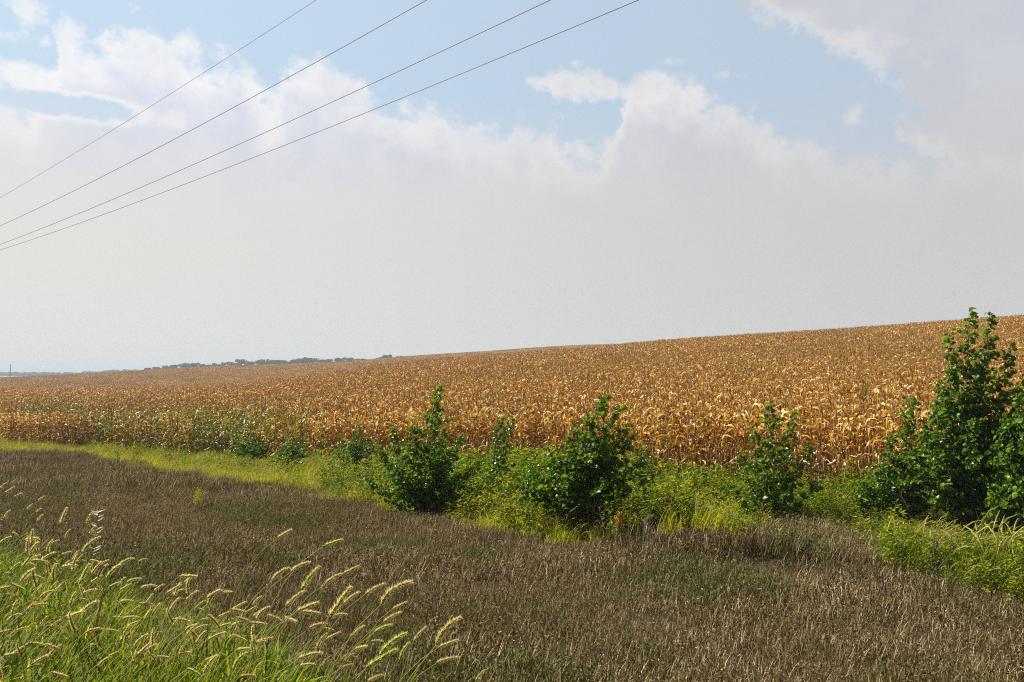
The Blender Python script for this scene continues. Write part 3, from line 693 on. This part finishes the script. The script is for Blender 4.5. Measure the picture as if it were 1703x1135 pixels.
# --- lush roadside grass bottom left
rk = [road_clump(600 + k) for k in range(10)]
X, Y, rs = sample(31000, 1.6, 16, 91); Z = ground(X, Y); u, v = uv(X, Y); px, pt = proj(X, Y, Z + .44)
mg = (pt - road_line(px)); k = (mg + rs.normal(0, 22, len(X)) > 0) & (pt < 1500) & (rs.rand(len(X)) < np.clip(.35 + mg / 130, .12, 1)); X, Y, Z, mg = X[k], Y[k], Z[k], mg[k]; n_ = len(X)
s = rs.uniform(.5, 1.15, n_) * np.clip(.55 + mg / 180, .55, 1.0) * (.65 + .6 * vnoise(X, Y, 1.8, 95))
rg = scatter('roadside_grass', np.stack([X, Y, Z - .02], -1), np.stack([rs.normal(0, .1, n_), rs.normal(.04, .12, n_), rs.normal(0, 1.0, n_)], -1), np.repeat(s[:, None], 3, 1), rs.randint(0, 10, n_), rk,
             np.where(rs.rand(n_) < .08 + .30 * (vnoise(X, Y, 1.1, 96) > .62), rs.uniform(.5, 1, n_), 0))
tag(rg, 'long green grass on the near road shoulder at the lower left', 'grass', kind='stuff'); print('road', n_)

# ---------------------------------------------------------------- saplings and shrubs
def sapling_meshes(seed, H, spread, stems=1, leaf=.085, dens=1.0, lean=.10, low=.12, wood=1.0, shape=None, lm='leaf', stem_tops=None):
    """wind-leaned young cottonwood: stems with rising side shoots, leaves hung along the shoots"""
    rs = np.random.RandomState(seed); tr, cr = MB(), MB()
    shape = shape or (lambda t: (1 - t) ** .7 * (.70 + .30 * min(1, t * 4)))
    tops = stem_tops or [(rs.normal(0, spread * .28), rs.normal(0, spread * .28), rs.uniform(.6, .9)) for _ in range(stems - 1)] + [(0, 0, 1.0)]
    def leaves(P, t0, step):
        P = np.asarray(P); seg = np.linalg.norm(np.diff(P, axis=0), axis=1); L = seg.sum(); s = t0 * L
        while s < L:
            c = np.searchsorted(np.cumsum(seg), s); c = min(c, len(seg) - 1); f = (s - (np.cumsum(seg)[c] - seg[c])) / seg[c]
            p = P[c] + (P[c + 1] - P[c]) * f; a = rs.uniform(0, 6.28); o = np.array([math.cos(a), math.sin(a), rs.uniform(-.4, .4)]) + np.array([.35, 0, 0])
            q = p + unit(o) * rs.uniform(.03, .09)
            sz = leaf * rs.uniform(.4, 1.15) * (1.15 if s > L * .75 else 1)
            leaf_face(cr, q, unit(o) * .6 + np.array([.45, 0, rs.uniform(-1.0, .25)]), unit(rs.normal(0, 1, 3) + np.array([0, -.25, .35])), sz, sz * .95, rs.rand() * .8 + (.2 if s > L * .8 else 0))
            s += step * rs.uniform(.5, 1.5)
    for (tx, ty, th) in tops:
        h = H * th; k = 10; P = []
        wob = rs.normal(0, .02, (k + 1, 2)).cumsum(0) * h * .12
        for i in range(k + 1):
            t = i / k; P.append(np.array([tx * t ** .8 + lean * h * t ** 1.6 + wob[i, 0], ty * t ** .8 + wob[i, 1], h * t]))
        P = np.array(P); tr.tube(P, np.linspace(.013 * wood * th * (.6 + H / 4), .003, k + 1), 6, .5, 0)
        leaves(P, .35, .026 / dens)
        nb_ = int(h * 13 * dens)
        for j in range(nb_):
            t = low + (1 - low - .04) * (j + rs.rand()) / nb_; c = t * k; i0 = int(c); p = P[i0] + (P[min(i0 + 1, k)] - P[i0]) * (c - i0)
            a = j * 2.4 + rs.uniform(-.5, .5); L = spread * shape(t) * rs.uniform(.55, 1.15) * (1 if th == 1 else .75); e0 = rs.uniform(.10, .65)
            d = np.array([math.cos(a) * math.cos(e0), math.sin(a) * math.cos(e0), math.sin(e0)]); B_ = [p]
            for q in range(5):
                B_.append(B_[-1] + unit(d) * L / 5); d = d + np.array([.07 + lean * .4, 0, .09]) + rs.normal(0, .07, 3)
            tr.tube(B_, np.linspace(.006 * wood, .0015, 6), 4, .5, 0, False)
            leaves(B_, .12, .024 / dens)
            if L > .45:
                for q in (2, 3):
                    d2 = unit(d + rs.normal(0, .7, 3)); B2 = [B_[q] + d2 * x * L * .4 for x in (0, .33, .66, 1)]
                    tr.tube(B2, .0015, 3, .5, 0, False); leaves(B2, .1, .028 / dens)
    return tr.mesh('trunk', [M['bark']]), cr.mesh('crown', [M[lm]])
def place_tree(name, label, px, py_top, v, seed, spread, group=None, cat='sapling', **kw):
    x, y = hit(px, v, 6); z = g1(x, y); r, e = pray(px, py_top); H = e * y - z
    lean = kw.pop('lean', .10); bx = -lean * H * .42
    tr, cr = sapling_meshes(seed, H, spread, lean=lean, **kw)
    o = empty(name, (x + bx, y, z - .04)); tag(o, label, cat, group)
    link('trunk', tr, o); link('crown', cr, o)
    print('%s px %d H %.2f Y %.1f' % (name, px, H, y), len(cr.polygons) // 6)
    return o
SG = 'cottonwood saplings along the corn edge'
place_tree('cottonwood_sapling', 'dark leafy cottonwood sapling with a pointed leaning tip, the biggest left of centre', 712, 630, 860, 1, .85, SG, leaf=.105, dens=1.0, low=.05, lean=.10,
           stem_tops=[(0, 0, 1.0), (-1.0, 0, .66), (-1.35, .2, .54), (.75, .1, .62), (-.45, -.3, .72), (.45, -.3, .50), (-.8, -.4, .42), (.3, .5, .66), (1.25, 0, .42), (-1.6, -.1, .34), (.7, -.5, .34), (-.3, -.6, .36)])
place_tree('cottonwood_sapling', 'silvery green cottonwood bush leaning right, with three shoots above its right side', 975, 648, 869, 2, 1.05, SG, leaf=.115, dens=.85, low=.04, lean=.28,
           stem_tops=[(.0, 0, 1.0), (.32, .1, .90), (-.5, 0, .74), (.60, .1, .76), (-.85, -.1, .56), (-.1, -.3, .6), (.6, -.2, .5), (-1.1, .1, .42), (-1.4, .1, .36), (.75, .1, .66), (1.1, -.1, .52), (1.4, 0, .38), (-.4, -.5, .38), (.3, -.6, .36)])
place_tree('cottonwood_sapling', 'tall cottonwood sapling at the right edge, rising above the corn skyline', 1612, 507, 878, 3, .95, SG, leaf=.125, dens=.80, low=.07, lean=.03, wood=1.5,
           stem_tops=[(.0, 0, 1.0), (.55, .1, .985), (-.40, .1, .90), (.80, -.1, .84), (-.7, -.1, .60), (.2, -.3, .70), (-1.1, -.2, .46), (1.0, .3, .62), (-.45, .3, .66), (.5, .3, .8), (1.2, 0, .72), (-1.3, 0, .34), (.9, -.4, .46), (-.3, -.6, .42), (1.4, -.2, .5)])
place_tree('cottonwood_sapling', 'cottonwood bush cut off by the right edge of the view', 1698, 650, 892, 4, 1.15, SG, stems=10, leaf=.12, dens=1.0, low=.05, lean=.08)
place_tree('cottonwood_sapling', 'low wide cottonwood bush against the foot of the tall right sapling', 1508, 655, 868, 5, .95, SG, leaf=.11, dens=.9, low=.06, lean=.10,
           stem_tops=[(0, 0, 1.0), (-.45, 0, .72), (.65, 0, .95), (-.75, -.2, .5), (.3, -.3, .7), (-1.0, 0, .35)])
place_tree('cottonwood_sapling', 'open cottonwood sapling with two forked shoots, between the leaning bush and the right tree', 1288, 660, 872, 6, .80, SG, leaf=.115, dens=.62, low=.14, lean=.08,
           stem_tops=[(-.2, 0, 1.0), (.42, .1, .92), (-.60, -.1, .80), (.2, -.3, .6), (-.8, .2, .62), (.8, 0, .66), (-1.1, 0, .36), (1.1, 0, .40)])
place_tree('young_tree', 'slender light green sapling with a bare lower stem, right of the biggest dark one', 826, 684, 862, 7, .62, None, stems=1, dens=.75, low=.34, lean=.08, lm='leaf_light', leaf=.10,
           stem_tops=[(-.1, 0, .97), (.22, 0, 1.0)])
place_tree('young_tree', 'thin mid green sapling just left of the biggest dark one', 588, 700, 808, 8, 1.15, None, stems=7, leaf=.10, dens=.75, low=.10, lean=.06, lm='leaf_light')
place_tree('shrub', 'small round green shrub in front of the corn, left of the saplings', 476, 727, 794, 9, 1.1, None, cat='shrub', stems=8, leaf=.12, dens=.75, low=.05, lean=.05, lm='leaf_light')
place_tree('shrub', 'small upright shrub at the corn edge, leftmost of the leafy shrubs', 414, 722, 780, 10, 1.3, None, cat='shrub', stems=10, leaf=.13, dens=.6, low=.06, lean=.05, lm='leaf_light')
place_tree('shrub', 'little green shrub growing in the weeds below the gap in the corn', 1166, 775, 832, 12, .6, None, cat='shrub', stems=3, dens=.8, low=.05, lean=.03, lm='leaf_light')
place_tree('shrub', 'low spreading shrub filling the space between the two big leafy saplings', 880, 765, 858, 13, .95, None, cat='shrub', stems=7, dens=.8, low=.04, lean=.06, lm='leaf_light')
place_tree('shrub', 'low dark shrub in the weeds right of the leaning bush', 1065, 735, 852, 14, .75, None, cat='shrub', stems=5, dens=.7, low=.05, lean=.06)
place_tree('shrub', 'low leafy shrub in the weeds under the low wide bush', 1440, 775, 862, 15, .80, None, cat='shrub', stems=6, dens=.8, low=.04, lean=.06)
place_tree('tall_weed', 'lone upright green weed in the grass strip at the left', 196, 742, 782, 16, .22, None, cat='weed', stems=2, dens=.8, low=.05, lean=.05, lm='leaf_light', leaf=.06)
place_tree('tall_weed', 'dark green weed at the far left end of the brown ditch', 30, 765, 785, 17, .25, None, cat='weed', stems=2, dens=.6, low=.05, lean=.10, lm='leaf', leaf=.07)

# leaning dead stem beside the slender sapling
def dead_branches(name, label, px, py, H, seed, n_, spread, lean, cat, mat_='twig', r0=.012, leafy=0):
    rs = np.random.RandomState(seed); x, y = hit(px, py); z = g1(x, y); b, lf = MB(), MB()
    def grow(p, d, L, r, lvl):
        P = [p]
        for i in range(6):
            P.append(P[-1] + unit(d) * L / 6); d = d + rs.normal(0, .09, 3) + np.array([0, 0, .03])
        b.tube(P, np.linspace(r, r * .35, 7), 5, .5, 0)
        for q in range(int(leafy * L * 12)):
            k = rs.randint(1, 7); leaf_face(lf, P[k] + rs.normal(0, .02, 3), rs.normal(0, 1, 3), rs.normal(0, 1, 3), .035, .022, rs.rand())
        if lvl:
            for k in range(rs.randint(2, 5)):
                i = rs.randint(2, 6); grow(P[i], unit(d) + rs.normal(0, .55, 3) * (1, 1, .6), L * rs.uniform(.35, .6), r * .5, lvl - 1)
    for k in range(n_): grow(np.zeros(3), np.array([lean + rs.normal(0, spread), rs.normal(0, spread), 1.]), H * rs.uniform(.7, 1.0), r0 * rs.uniform(.5, 1), 2)
    o = empty(name, (x, y, z)); tag(o, label, cat); link('branches', b.mesh('branches', [M[mat_]]), o)
    if lf.n: link('foliage', lf.mesh('foliage', [M['forb']]), o)
    return o
dead_branches('dead_stem', 'dark leaning dead stem at the foot of the slender sapling', 815, 862, 1.1, 3, 1, .05, -.45, 'branch', 'bark', .026)
dead_branches('bare_shrub', 'bare grey brown twiggy shrub at the edge of the brown grass right of centre', 1066, 948, 1.05, 5, 6, .38, -.25, 'shrub', 'twig', .010)
dead_branches('withered_sapling', 'withered little sapling with sparse yellow leaves in the brown grass at lower right', 1566, 1052, 1.25, 8, 3, .12, -.12, 'sapling', 'bark', .012, leafy=1.3)
dead_branches('broken_stem', 'short dark broken stem under the low wide bush at right', 1522, 882, .9, 12, 1, .05, -.5, 'branch', 'bark', .018)
def flower_plant(name, label, px, py, H, W_, seed, fm, cat='flower'):
    rs = np.random.RandomState(seed); x, y = hit(px, py); z = g1(x, y); st, fl, lf = MB(), MB(), MB()
    for k in range(6):
        tip = np.array([rs.normal(0, W_ * .5) + .12 * H, rs.normal(0, W_ * .4), H * rs.uniform(.75, 1.0)]); st.tube([np.zeros(3), tip * .5 + rs.normal(0, .01, 3), tip], [.004, .003, .0015], 4, .4, 0, False)
        for q in range(60):
            t = rs.uniform(.45, 1.0); p = tip * t + rs.normal(0, W_ * .18, 3); leaf_face(fl, p, rs.normal(0, 1, 3), rs.normal(0, 1, 3), .028, .020, rs.rand())
        for q in range(10):
            t = rs.uniform(.1, .6); a = rs.uniform(0, 6.28); leaf_face(lf, tip * t, np.array([math.cos(a), math.sin(a), .2]), np.array([0, 0, 1.]), .06, .014, rs.rand())
    o = empty(name, (x, y, z)); tag(o, label, cat); link('stem', st.mesh('stem', [M['fox_stem']]), o); link('flower_head', fl.mesh('flower_head', [M[fm]]), o); link('foliage', lf.mesh('foliage', [M['forb']]), o)
flower_plant('goldenrod', 'small bright yellow green goldenrod alone in the brown grass at left', 324, 856, .62, .16, 1, 'goldenrod')
flower_plant('goldenrod', 'orange yellow goldenrod at the front edge of the green weeds', 1024, 905, .62, .10, 2, 'orange_flower')
def pale_plant():
    rs = np.random.RandomState(4); st, lf = MB(), MB(); x, y = at_y(150, 7.2); r, e = pray(160, 850); z = g1(x, y); H = e * y - z
    tip = np.array([.10, 0, H]); st.tube([np.zeros(3), tip * .5 + (.02, 0, 0), tip], [.005, .004, .002], 5, .5, 0)
    for k in range(22):
        t = rs.uniform(.62, 1.0); a = rs.uniform(0, 6.28); leaf_face(lf, tip * t, np.array([math.cos(a), math.sin(a) * .6, .35]), unit([0, -.3, 1]), .075, .022, rs.rand())
    o = empty('milkweed', (x, y, z)); tag(o, 'tall weed with narrow pale leaves above the foxtails at far left', 'weed'); link('stem', st.mesh('stem', [M['fox_stem']]), o); link('foliage', lf.mesh('foliage', [M['pale_leaf']]), o)
pale_plant()

# ---------------------------------------------------------------- foxtail grass heads
def head_meshes(seed, bend):
    """bristly nodding spike, base at the origin, unit length along +X with a bend downwards"""
    rs = np.random.RandomState(seed); co, br = MB(), MB(); N_ = 12
    t = np.linspace(0, 1, N_); ang = bend * (.5 - t) ; d = np.stack([np.cos(ang), 0 * t, np.sin(ang)], -1); P = np.concatenate([[np.zeros(3)], (np.cumsum(d[:-1] + d[1:], 0) / 2)]) / (N_ - 1)
    P = P / np.linalg.norm(P[-1]); an = math.atan2(P[-1, 2], P[-1, 0]); P = np.stack([P[:, 0] * math.cos(-an) - P[:, 2] * math.sin(-an), P[:, 1], P[:, 0] * math.sin(-an) + P[:, 2] * math.cos(-an)], -1)
    prof = np.sin(np.clip(t * 1.0 + .04, 0, 1) ** .6 * math.pi) ** .45 * .042 + .006
    co.tube(P, prof, 7, .5)
    T = unit(np.gradient(P, axis=0))
    for _ in range(430):
        s = rs.rand() ** .9; c = s * (N_ - 1); i = min(int(c), N_ - 2); p = P[i] + (P[i + 1] - P[i]) * (c - i); tt = T[i]; a = rs.uniform(0, 6.28)
        n1_ = unit(np.cross(tt, [0, 1, 0])); n2_ = np.cross(tt, n1_); rad = n1_ * math.cos(a) + n2_ * math.sin(a)
        L = rs.uniform(.09, .19) * (1 - .45 * s); q = p + rad * prof[i] * .8; dd = unit(rad + tt * rs.uniform(.5, 1.1)); sd = unit(np.cross(dd, rs.normal(0, 1, 3)))
        br.add([q - sd * .0070, q + sd * .0070, q + dd * L], [(0, 1, 2)], rs.rand())
    return co.mesh('spike', [M['fox_core']]), br.mesh('bristles', [M['bristle']])
heads = [head_meshes(700 + k, bnd) for k, bnd in enumerate((.1, .35, .6, .85, 1.1, 1.5))]
def leaf_blade(seed):
    rs = np.random.RandomState(seed); b = MB(); L = 1.0; P = [np.zeros(3)]; e = rs.uniform(.3, .6)
    for i in range(7): P.append(P[-1] + np.array([math.sin(e), rs.normal(0, .03), math.cos(e)]) * L / 7); e += rs.uniform(.15, .38)
    b.strip(P, [.02, .034, .036, .034, .028, .020, .012, .002], [np.array([0.2, 1, 0])] * 8, rs.rand(), 0, fold=.15); return b.mesh('leaf', [M['road_grass']])
lbs = [leaf_blade(800 + k) for k in range(5)]
Z6 = lambda *a: [(400 + x0 / 3.784, 850 + y0 / 3.784, 400 + x1 / 3.784, 850 + y1 / 3.784) for x0, y0, x1, y1 in a]
Z5 = lambda *a: [(x0 / 3.2, 780 + y0 / 3.2, x1 / 3.2, 780 + y1 / 3.2) for x0, y0, x1, y1 in a]
L6 = Z6((232,172,325,115),(523,222,642,180),(200,440,310,360),(320,382,438,322),(385,497,490,357),(535,460,640,403),(642,400,750,345),(285,600,398,507),(785,525,910,460),(555,680,690,482),(645,590,748,510),(885,590,1075,458),
 (350,635,500,568),(360,630,508,640),(165,655,270,690),(275,670,400,672),(555,683,672,650),(955,620,1048,577),(900,700,1010,637),(80,592,135,535),(42,635,100,600),(100,685,180,603),(430,745,545,712),(540,808,628,762),(690,800,780,722),
 (840,770,955,722),(365,905,415,878),(365,930,520,885),(375,975,482,955),(720,870,830,830),(820,825,898,820),(880,905,1045,780),(1090,820,1168,732),(660,950,720,895),(790,990,985,882),(1005,935,1062,830),(1235,840,1385,672),(1245,860,1370,812),
 (1235,955,1375,922),(640,985,705,970),(232,1075,290,1010),(800,1075,900,1030),(1480,1070,1535,1000),(90,835,165,820),(0,1045,90,1045),(480,868,545,770),(525,735,590,752))
L5 = Z5((0,105,33,75),(25,130,70,98),(75,150,118,130),(200,170,237,145),(142,218,180,185),(322,295,352,208),(463,290,495,228),(475,350,510,300),(440,448,522,368),(350,370,372,322),(200,280,228,242),(190,232,225,210),(22,262,52,220),(425,610,470,508),
 (385,490,415,437),(342,530,372,488),(412,490,460,488),(535,510,580,485),(570,580,640,510),(630,520,710,478),(738,495,782,480),(480,610,545,565),(635,650,697,613),(750,635,832,622),(820,650,870,615),(915,670,980,640),(990,700,1052,648),(1035,760,1090,705),
 (1100,690,1182,640),(1190,655,1260,645),(955,572,1060,565),(985,605,1055,568),(425,770,525,700),(600,790,648,795),(740,715,805,740),(810,780,858,712),(925,800,1015,812),(1235,835,1315,815),(1160,790,1225,760),(1240,885,1320,910),(1090,880,1140,870),
 (830,1000,905,1000),(800,985,833,1030),(715,1030,722,975),(995,1065,1072,1100),(1280,1105,1355,1100),(1180,985,1212,1000),(760,975,830,935),(575,1000,625,975),(145,450,150,360),(265,450,268,405),(175,340,195,375),(130,350,150,345),(60,540,70,600),(125,600,135,560),(135,565,160,620),(185,655,195,630))
rs = np.random.RandomState(77)
hl = L6 + L5
while len(hl) < 235:      # the dense stand at far left
    x = rs.uniform(-30, 430); y = rs.uniform(road_line(np.array([x]))[0] + 25, 1120)
    if y > 960 and rs.rand() < .45: continue
    a = rs.normal(.55, .75); L = rs.uniform(17, 32) * np.interp(y, [840, 1130], [.75, 1.15]); hl.append((x, y, x + L * math.cos(a), y - L * math.sin(a)))
nfx = 0
for (x0, y0, x1, y1) in hl:
    Lp = math.hypot(x1 - x0, y1 - y0); best = None
    for Y_ in np.exp(np.linspace(math.log(2.6), math.log(12), 40)):
        r, e = pray(x0, y0); X_ = r * Y_; hh = e * Y_ - g1(X_, Y_); size = Lp * Y_ / FPX
        c_ = abs(hh - .92) * 1.4 + abs(math.log(size / .105)) * 1.0 + (3 if hh < .35 or hh > 1.5 else 0)
        if best is None or c_ < best[0]: best = (c_, X_, Y_, e * Y_, size, hh)
    _, X_, Y_, Zb, size, hh = best; size = min(size, .18)
    bend = abs(rs.normal(.6, .5)); kx = int(np.clip(bend / .42, 0, 5))
    lx = rs.uniform(.15, .55) * hh; ly = rs.normal(0, .12); rx, ry = X_ - lx, Y_ + ly; rz = g1(rx, ry)
    o = empty('foxtail', (rx, ry, rz))
    pxm = (x0 + x1) / 2; pym = (y0 + y1) / 2
    if pxm > 520: lab, grp = 'bristly foxtail head leaning right over the brown grass, beyond the thick of the stand', 'foxtails at the right end of the stand'
    elif pxm > 260: lab, grp = 'bristly foxtail head arching over the grass in the middle of the stand', 'foxtails in the middle of the stand'
    else: lab, grp = 'bristly foxtail head in the crowded stand at the far left of the shoulder', 'foxtails at the left end of the stand'
    tag(o, lab, 'foxtail', grp); nfx += 1
    ex, ez = X_ - rx, Zb - rz; b = MB()
    hd = math.atan2(-(y1 - y0), x1 - x0)
    ctrl = np.array([ex, -ly, ez]) - np.array([math.cos(hd) if hd > .2 else .8, 0, max(math.sin(hd), .5)]) * hh * .35
    P = [((1 - t) ** 2) * np.zeros(3) + 2 * t * (1 - t) * ctrl + t * t * np.array([ex, -ly, ez]) for t in np.linspace(0, 1, 8)]
    b.tube(P, np.linspace(.0024, .0012, 8), 4, rs.rand(), 0, False)
    link('stem', b.mesh('stem', [M['fox_stem']]), o)
    yaw = rs.normal(0, .35); co, br = heads[kx]
    tn_ = float(rs.rand() < .38)
    hk = link('seed_head', co, o, (ex, -ly, ez), (0, -hd, yaw * .5), (size, size, size)); hk['tint'] = tn_
    bk = link('bristles', br, hk); bk['tint'] = tn_
    if rs.rand() < .8: link('leaf', lbs[rs.randint(5)], o, tuple(P[2]), (0, 0, rs.normal(0, 1.2)), rs.uniform(.18, .34))
print('foxtails', nfx)

# ---------------------------------------------------------------- power lines
def fit_wire(pts_, H0=9.0):
    r, e = pray(*pts_[0]); v_ = (NX * r + NY) * H0 / e; us, hs = [], []
    for p in pts_:
        r, e = pray(*p); Y_ = v_ / (NX * r + NY); us.append(NY * r * Y_ - NX * Y_); hs.append(e * Y_)
    return v_, np.polyfit(us, hs, 2), us
WIRES = [([(527, 0), (380, 94), (250, 178), (0, 329)], 'uppermost power line, the thinnest of the four in the sky', .0050),
         ([(712, 0), (540, 94), (270, 243), (0, 376)], 'second power line from the top crossing the sky', .0085),
         ([(918, 0), (850, 30), (620, 139), (425, 228), (0, 407)], 'third power line from the top crossing the sky', .0090),
         ([(1067, 0), (850, 87), (650, 170), (425, 262), (0, 416)], 'lowest power line crossing the sky', .0090)]
for p_, lab, rad in WIRES:
    v_, co_, us = fit_wire(p_); print('wire v %.1f coef' % v_, co_, [round(q, 1) for q in us])
    us_ = np.linspace(min(us) - 45, max(us) + 30, 60); P = [(NY * u + NX * v_, -NX * u + NY * v_, float(np.polyval(co_, u))) for u in us_]
    b = MB(); b.tube(P, rad, 6); o = link('power_line', b.mesh('power_line', [M['wire']])); tag(o, lab, 'power line', 'power lines crossing the sky')

# ---------------------------------------------------------------- far poles and trees
def far_pole(px, Y_, ptop, lab, rad=.16, arm=True):
    x, y = at_y(px, Y_); z = g1(x, y); top_ = pray(px, ptop)[1] * Y_; o = empty('utility_pole', (x, y, z)); tag(o, lab, 'utility pole')
    b = MB(); b.tube([(0, 0, 0), (0, 0, (top_ - z) * .5), (0, 0, top_ - z)], [rad, rad * .85, rad * .7], 8); link('post', b.mesh('post', [M['pole']]), o)
    if arm: b = MB(); b.tube([(-1.1, 0, top_ - z - .5), (1.1, 0, top_ - z - .5)], .07, 6); link('crossarm', b.mesh('crossarm', [M['pole']]), o)
far_pole(17, 505, 606, 'lone thin utility pole on the skyline at the far left', .22, False)
far_pole(402, 900, 597, 'tiny utility pole standing against the far tree line', .22)
def far_tree_meshes(seed, H):
    rs = np.random.RandomState(seed); b, t_ = MB(), MB(); t_.tube([(0, 0, 0), (0, 0, H * .5)], [H * .03, H * .02], 6)
    lob = [(rs.normal(0, H * .22), rs.normal(0, H * .22), H * rs.uniform(.38, .82), H * rs.uniform(.14, .26)) for _ in range(9)] + [(0, 0, H * .6, H * .28)]
    for (x, y, z, r) in lob:
        for _ in range(130):
            d = unit(rs.normal(0, 1, 3)); p = np.array([x, y, z]) + d * r * rs.uniform(.75, 1.08) * (1, 1, .8); s1 = unit(rs.normal(0, 1, 3) + d * .0); s2 = unit(np.cross(d + rs.normal(0, .4, 3), s1)); w = H * rs.uniform(.04, .07)
            b.add([p - s1 * w, p - s2 * w, p + s1 * w, p + s2 * w], [(0, 1, 2, 3)], rs.rand())
    return t_.mesh('trunk', [M['bark']]), b.mesh('crown', [M['far_tree']])
ft = [far_tree_meshes(900 + k, 8.0) for k in range(6)]
rs = np.random.RandomState(31)
trees = []
prof = [(248, 611), (262, 609), (275, 608), (290, 607), (310, 604), (325, 604), (338, 605), (350, 608), (358, 604), (372, 603), (382, 602), (401, 598), (410, 604), (420, 600), (428, 599), (438, 598), (448, 600), (458, 599), (468, 598), (478, 601), (486, 598), (500, 596.5),
        (514, 595), (522, 596), (535, 597), (550, 596), (560, 595), (580, 595), (592, 597), (303, 606), (318, 606), (393, 603), (443, 601), (463, 601), (508, 597), (645, 590.5), (636, 593), (628, 594.5), (664, 592), (604, 597)]
prof += [(p + 6.5, t + 1.5) for p, t in prof if 262 < p < 585][::2]
for i, (px0, pt) in enumerate(prof):
    Y_ = 1000 + rs.uniform(-50, 50); x, y = at_y(px0, Y_); z = g1(x, y); Ht = pray(px0, pt)[1] * Y_ - z; Ht = max(Ht, 5) * 1.04
    big = abs(px0 - 401) < 2 or abs(px0 - 645) < 2
    o = empty('distant_tree', (x, y, z), rs.uniform(0, 6.28), Ht / 8.0); o.scale = (Ht / 8 * rs.uniform(1.2, 1.6),) * 2 + (Ht / 8,)
    if px0 == 401: tag(o, 'tallest hazy tree of the far tree line, beside the tiny pole', 'tree', 'hazy trees of the far tree line')
    elif px0 == 645: tag(o, 'lone round hazy tree right of the far tree line', 'tree', 'hazy trees right of the far tree line')
    elif px0 > 600: tag(o, 'small hazy tree barely showing over the corn right of the far tree line', 'tree', 'hazy trees right of the far tree line')
    else: tag(o, 'hazy blue green tree in the far tree line beyond the corn', 'tree', 'hazy trees of the far tree line')
    tr, cr = ft[i % 6]; link('trunk', tr, o); link('crown', cr, o)
# continuous far-off woods on the left horizon
n_ = 660; px = rs.uniform(-420, 300, n_); Y_ = rs.uniform(1700, 2100, n_); r = np.array([pray(p, 620)[0] for p in px]); X = r * Y_; Z = ground(X, Y_)
hgt = (7.5 + 4 * vnoise(px, px * 0, .03, 3)) * rs.uniform(.7, 1.15, n_) * np.interp(px, [0, 120, 180, 300], [1.25, .85, 1.15, .9])
dw = scatter('distant_woods', np.stack([X, Y_, Z], -1), np.stack([0 * X, 0 * X, rs.uniform(0, 6.28, n_)], -1), np.stack([hgt / 8 * 1.6, hgt / 8 * 1.6, hgt / 8], -1), rs.randint(0, 6, n_), [c for _, c in ft])
tag(dw, 'blue hazy woods along the horizon at far left', 'woods', kind='stuff')
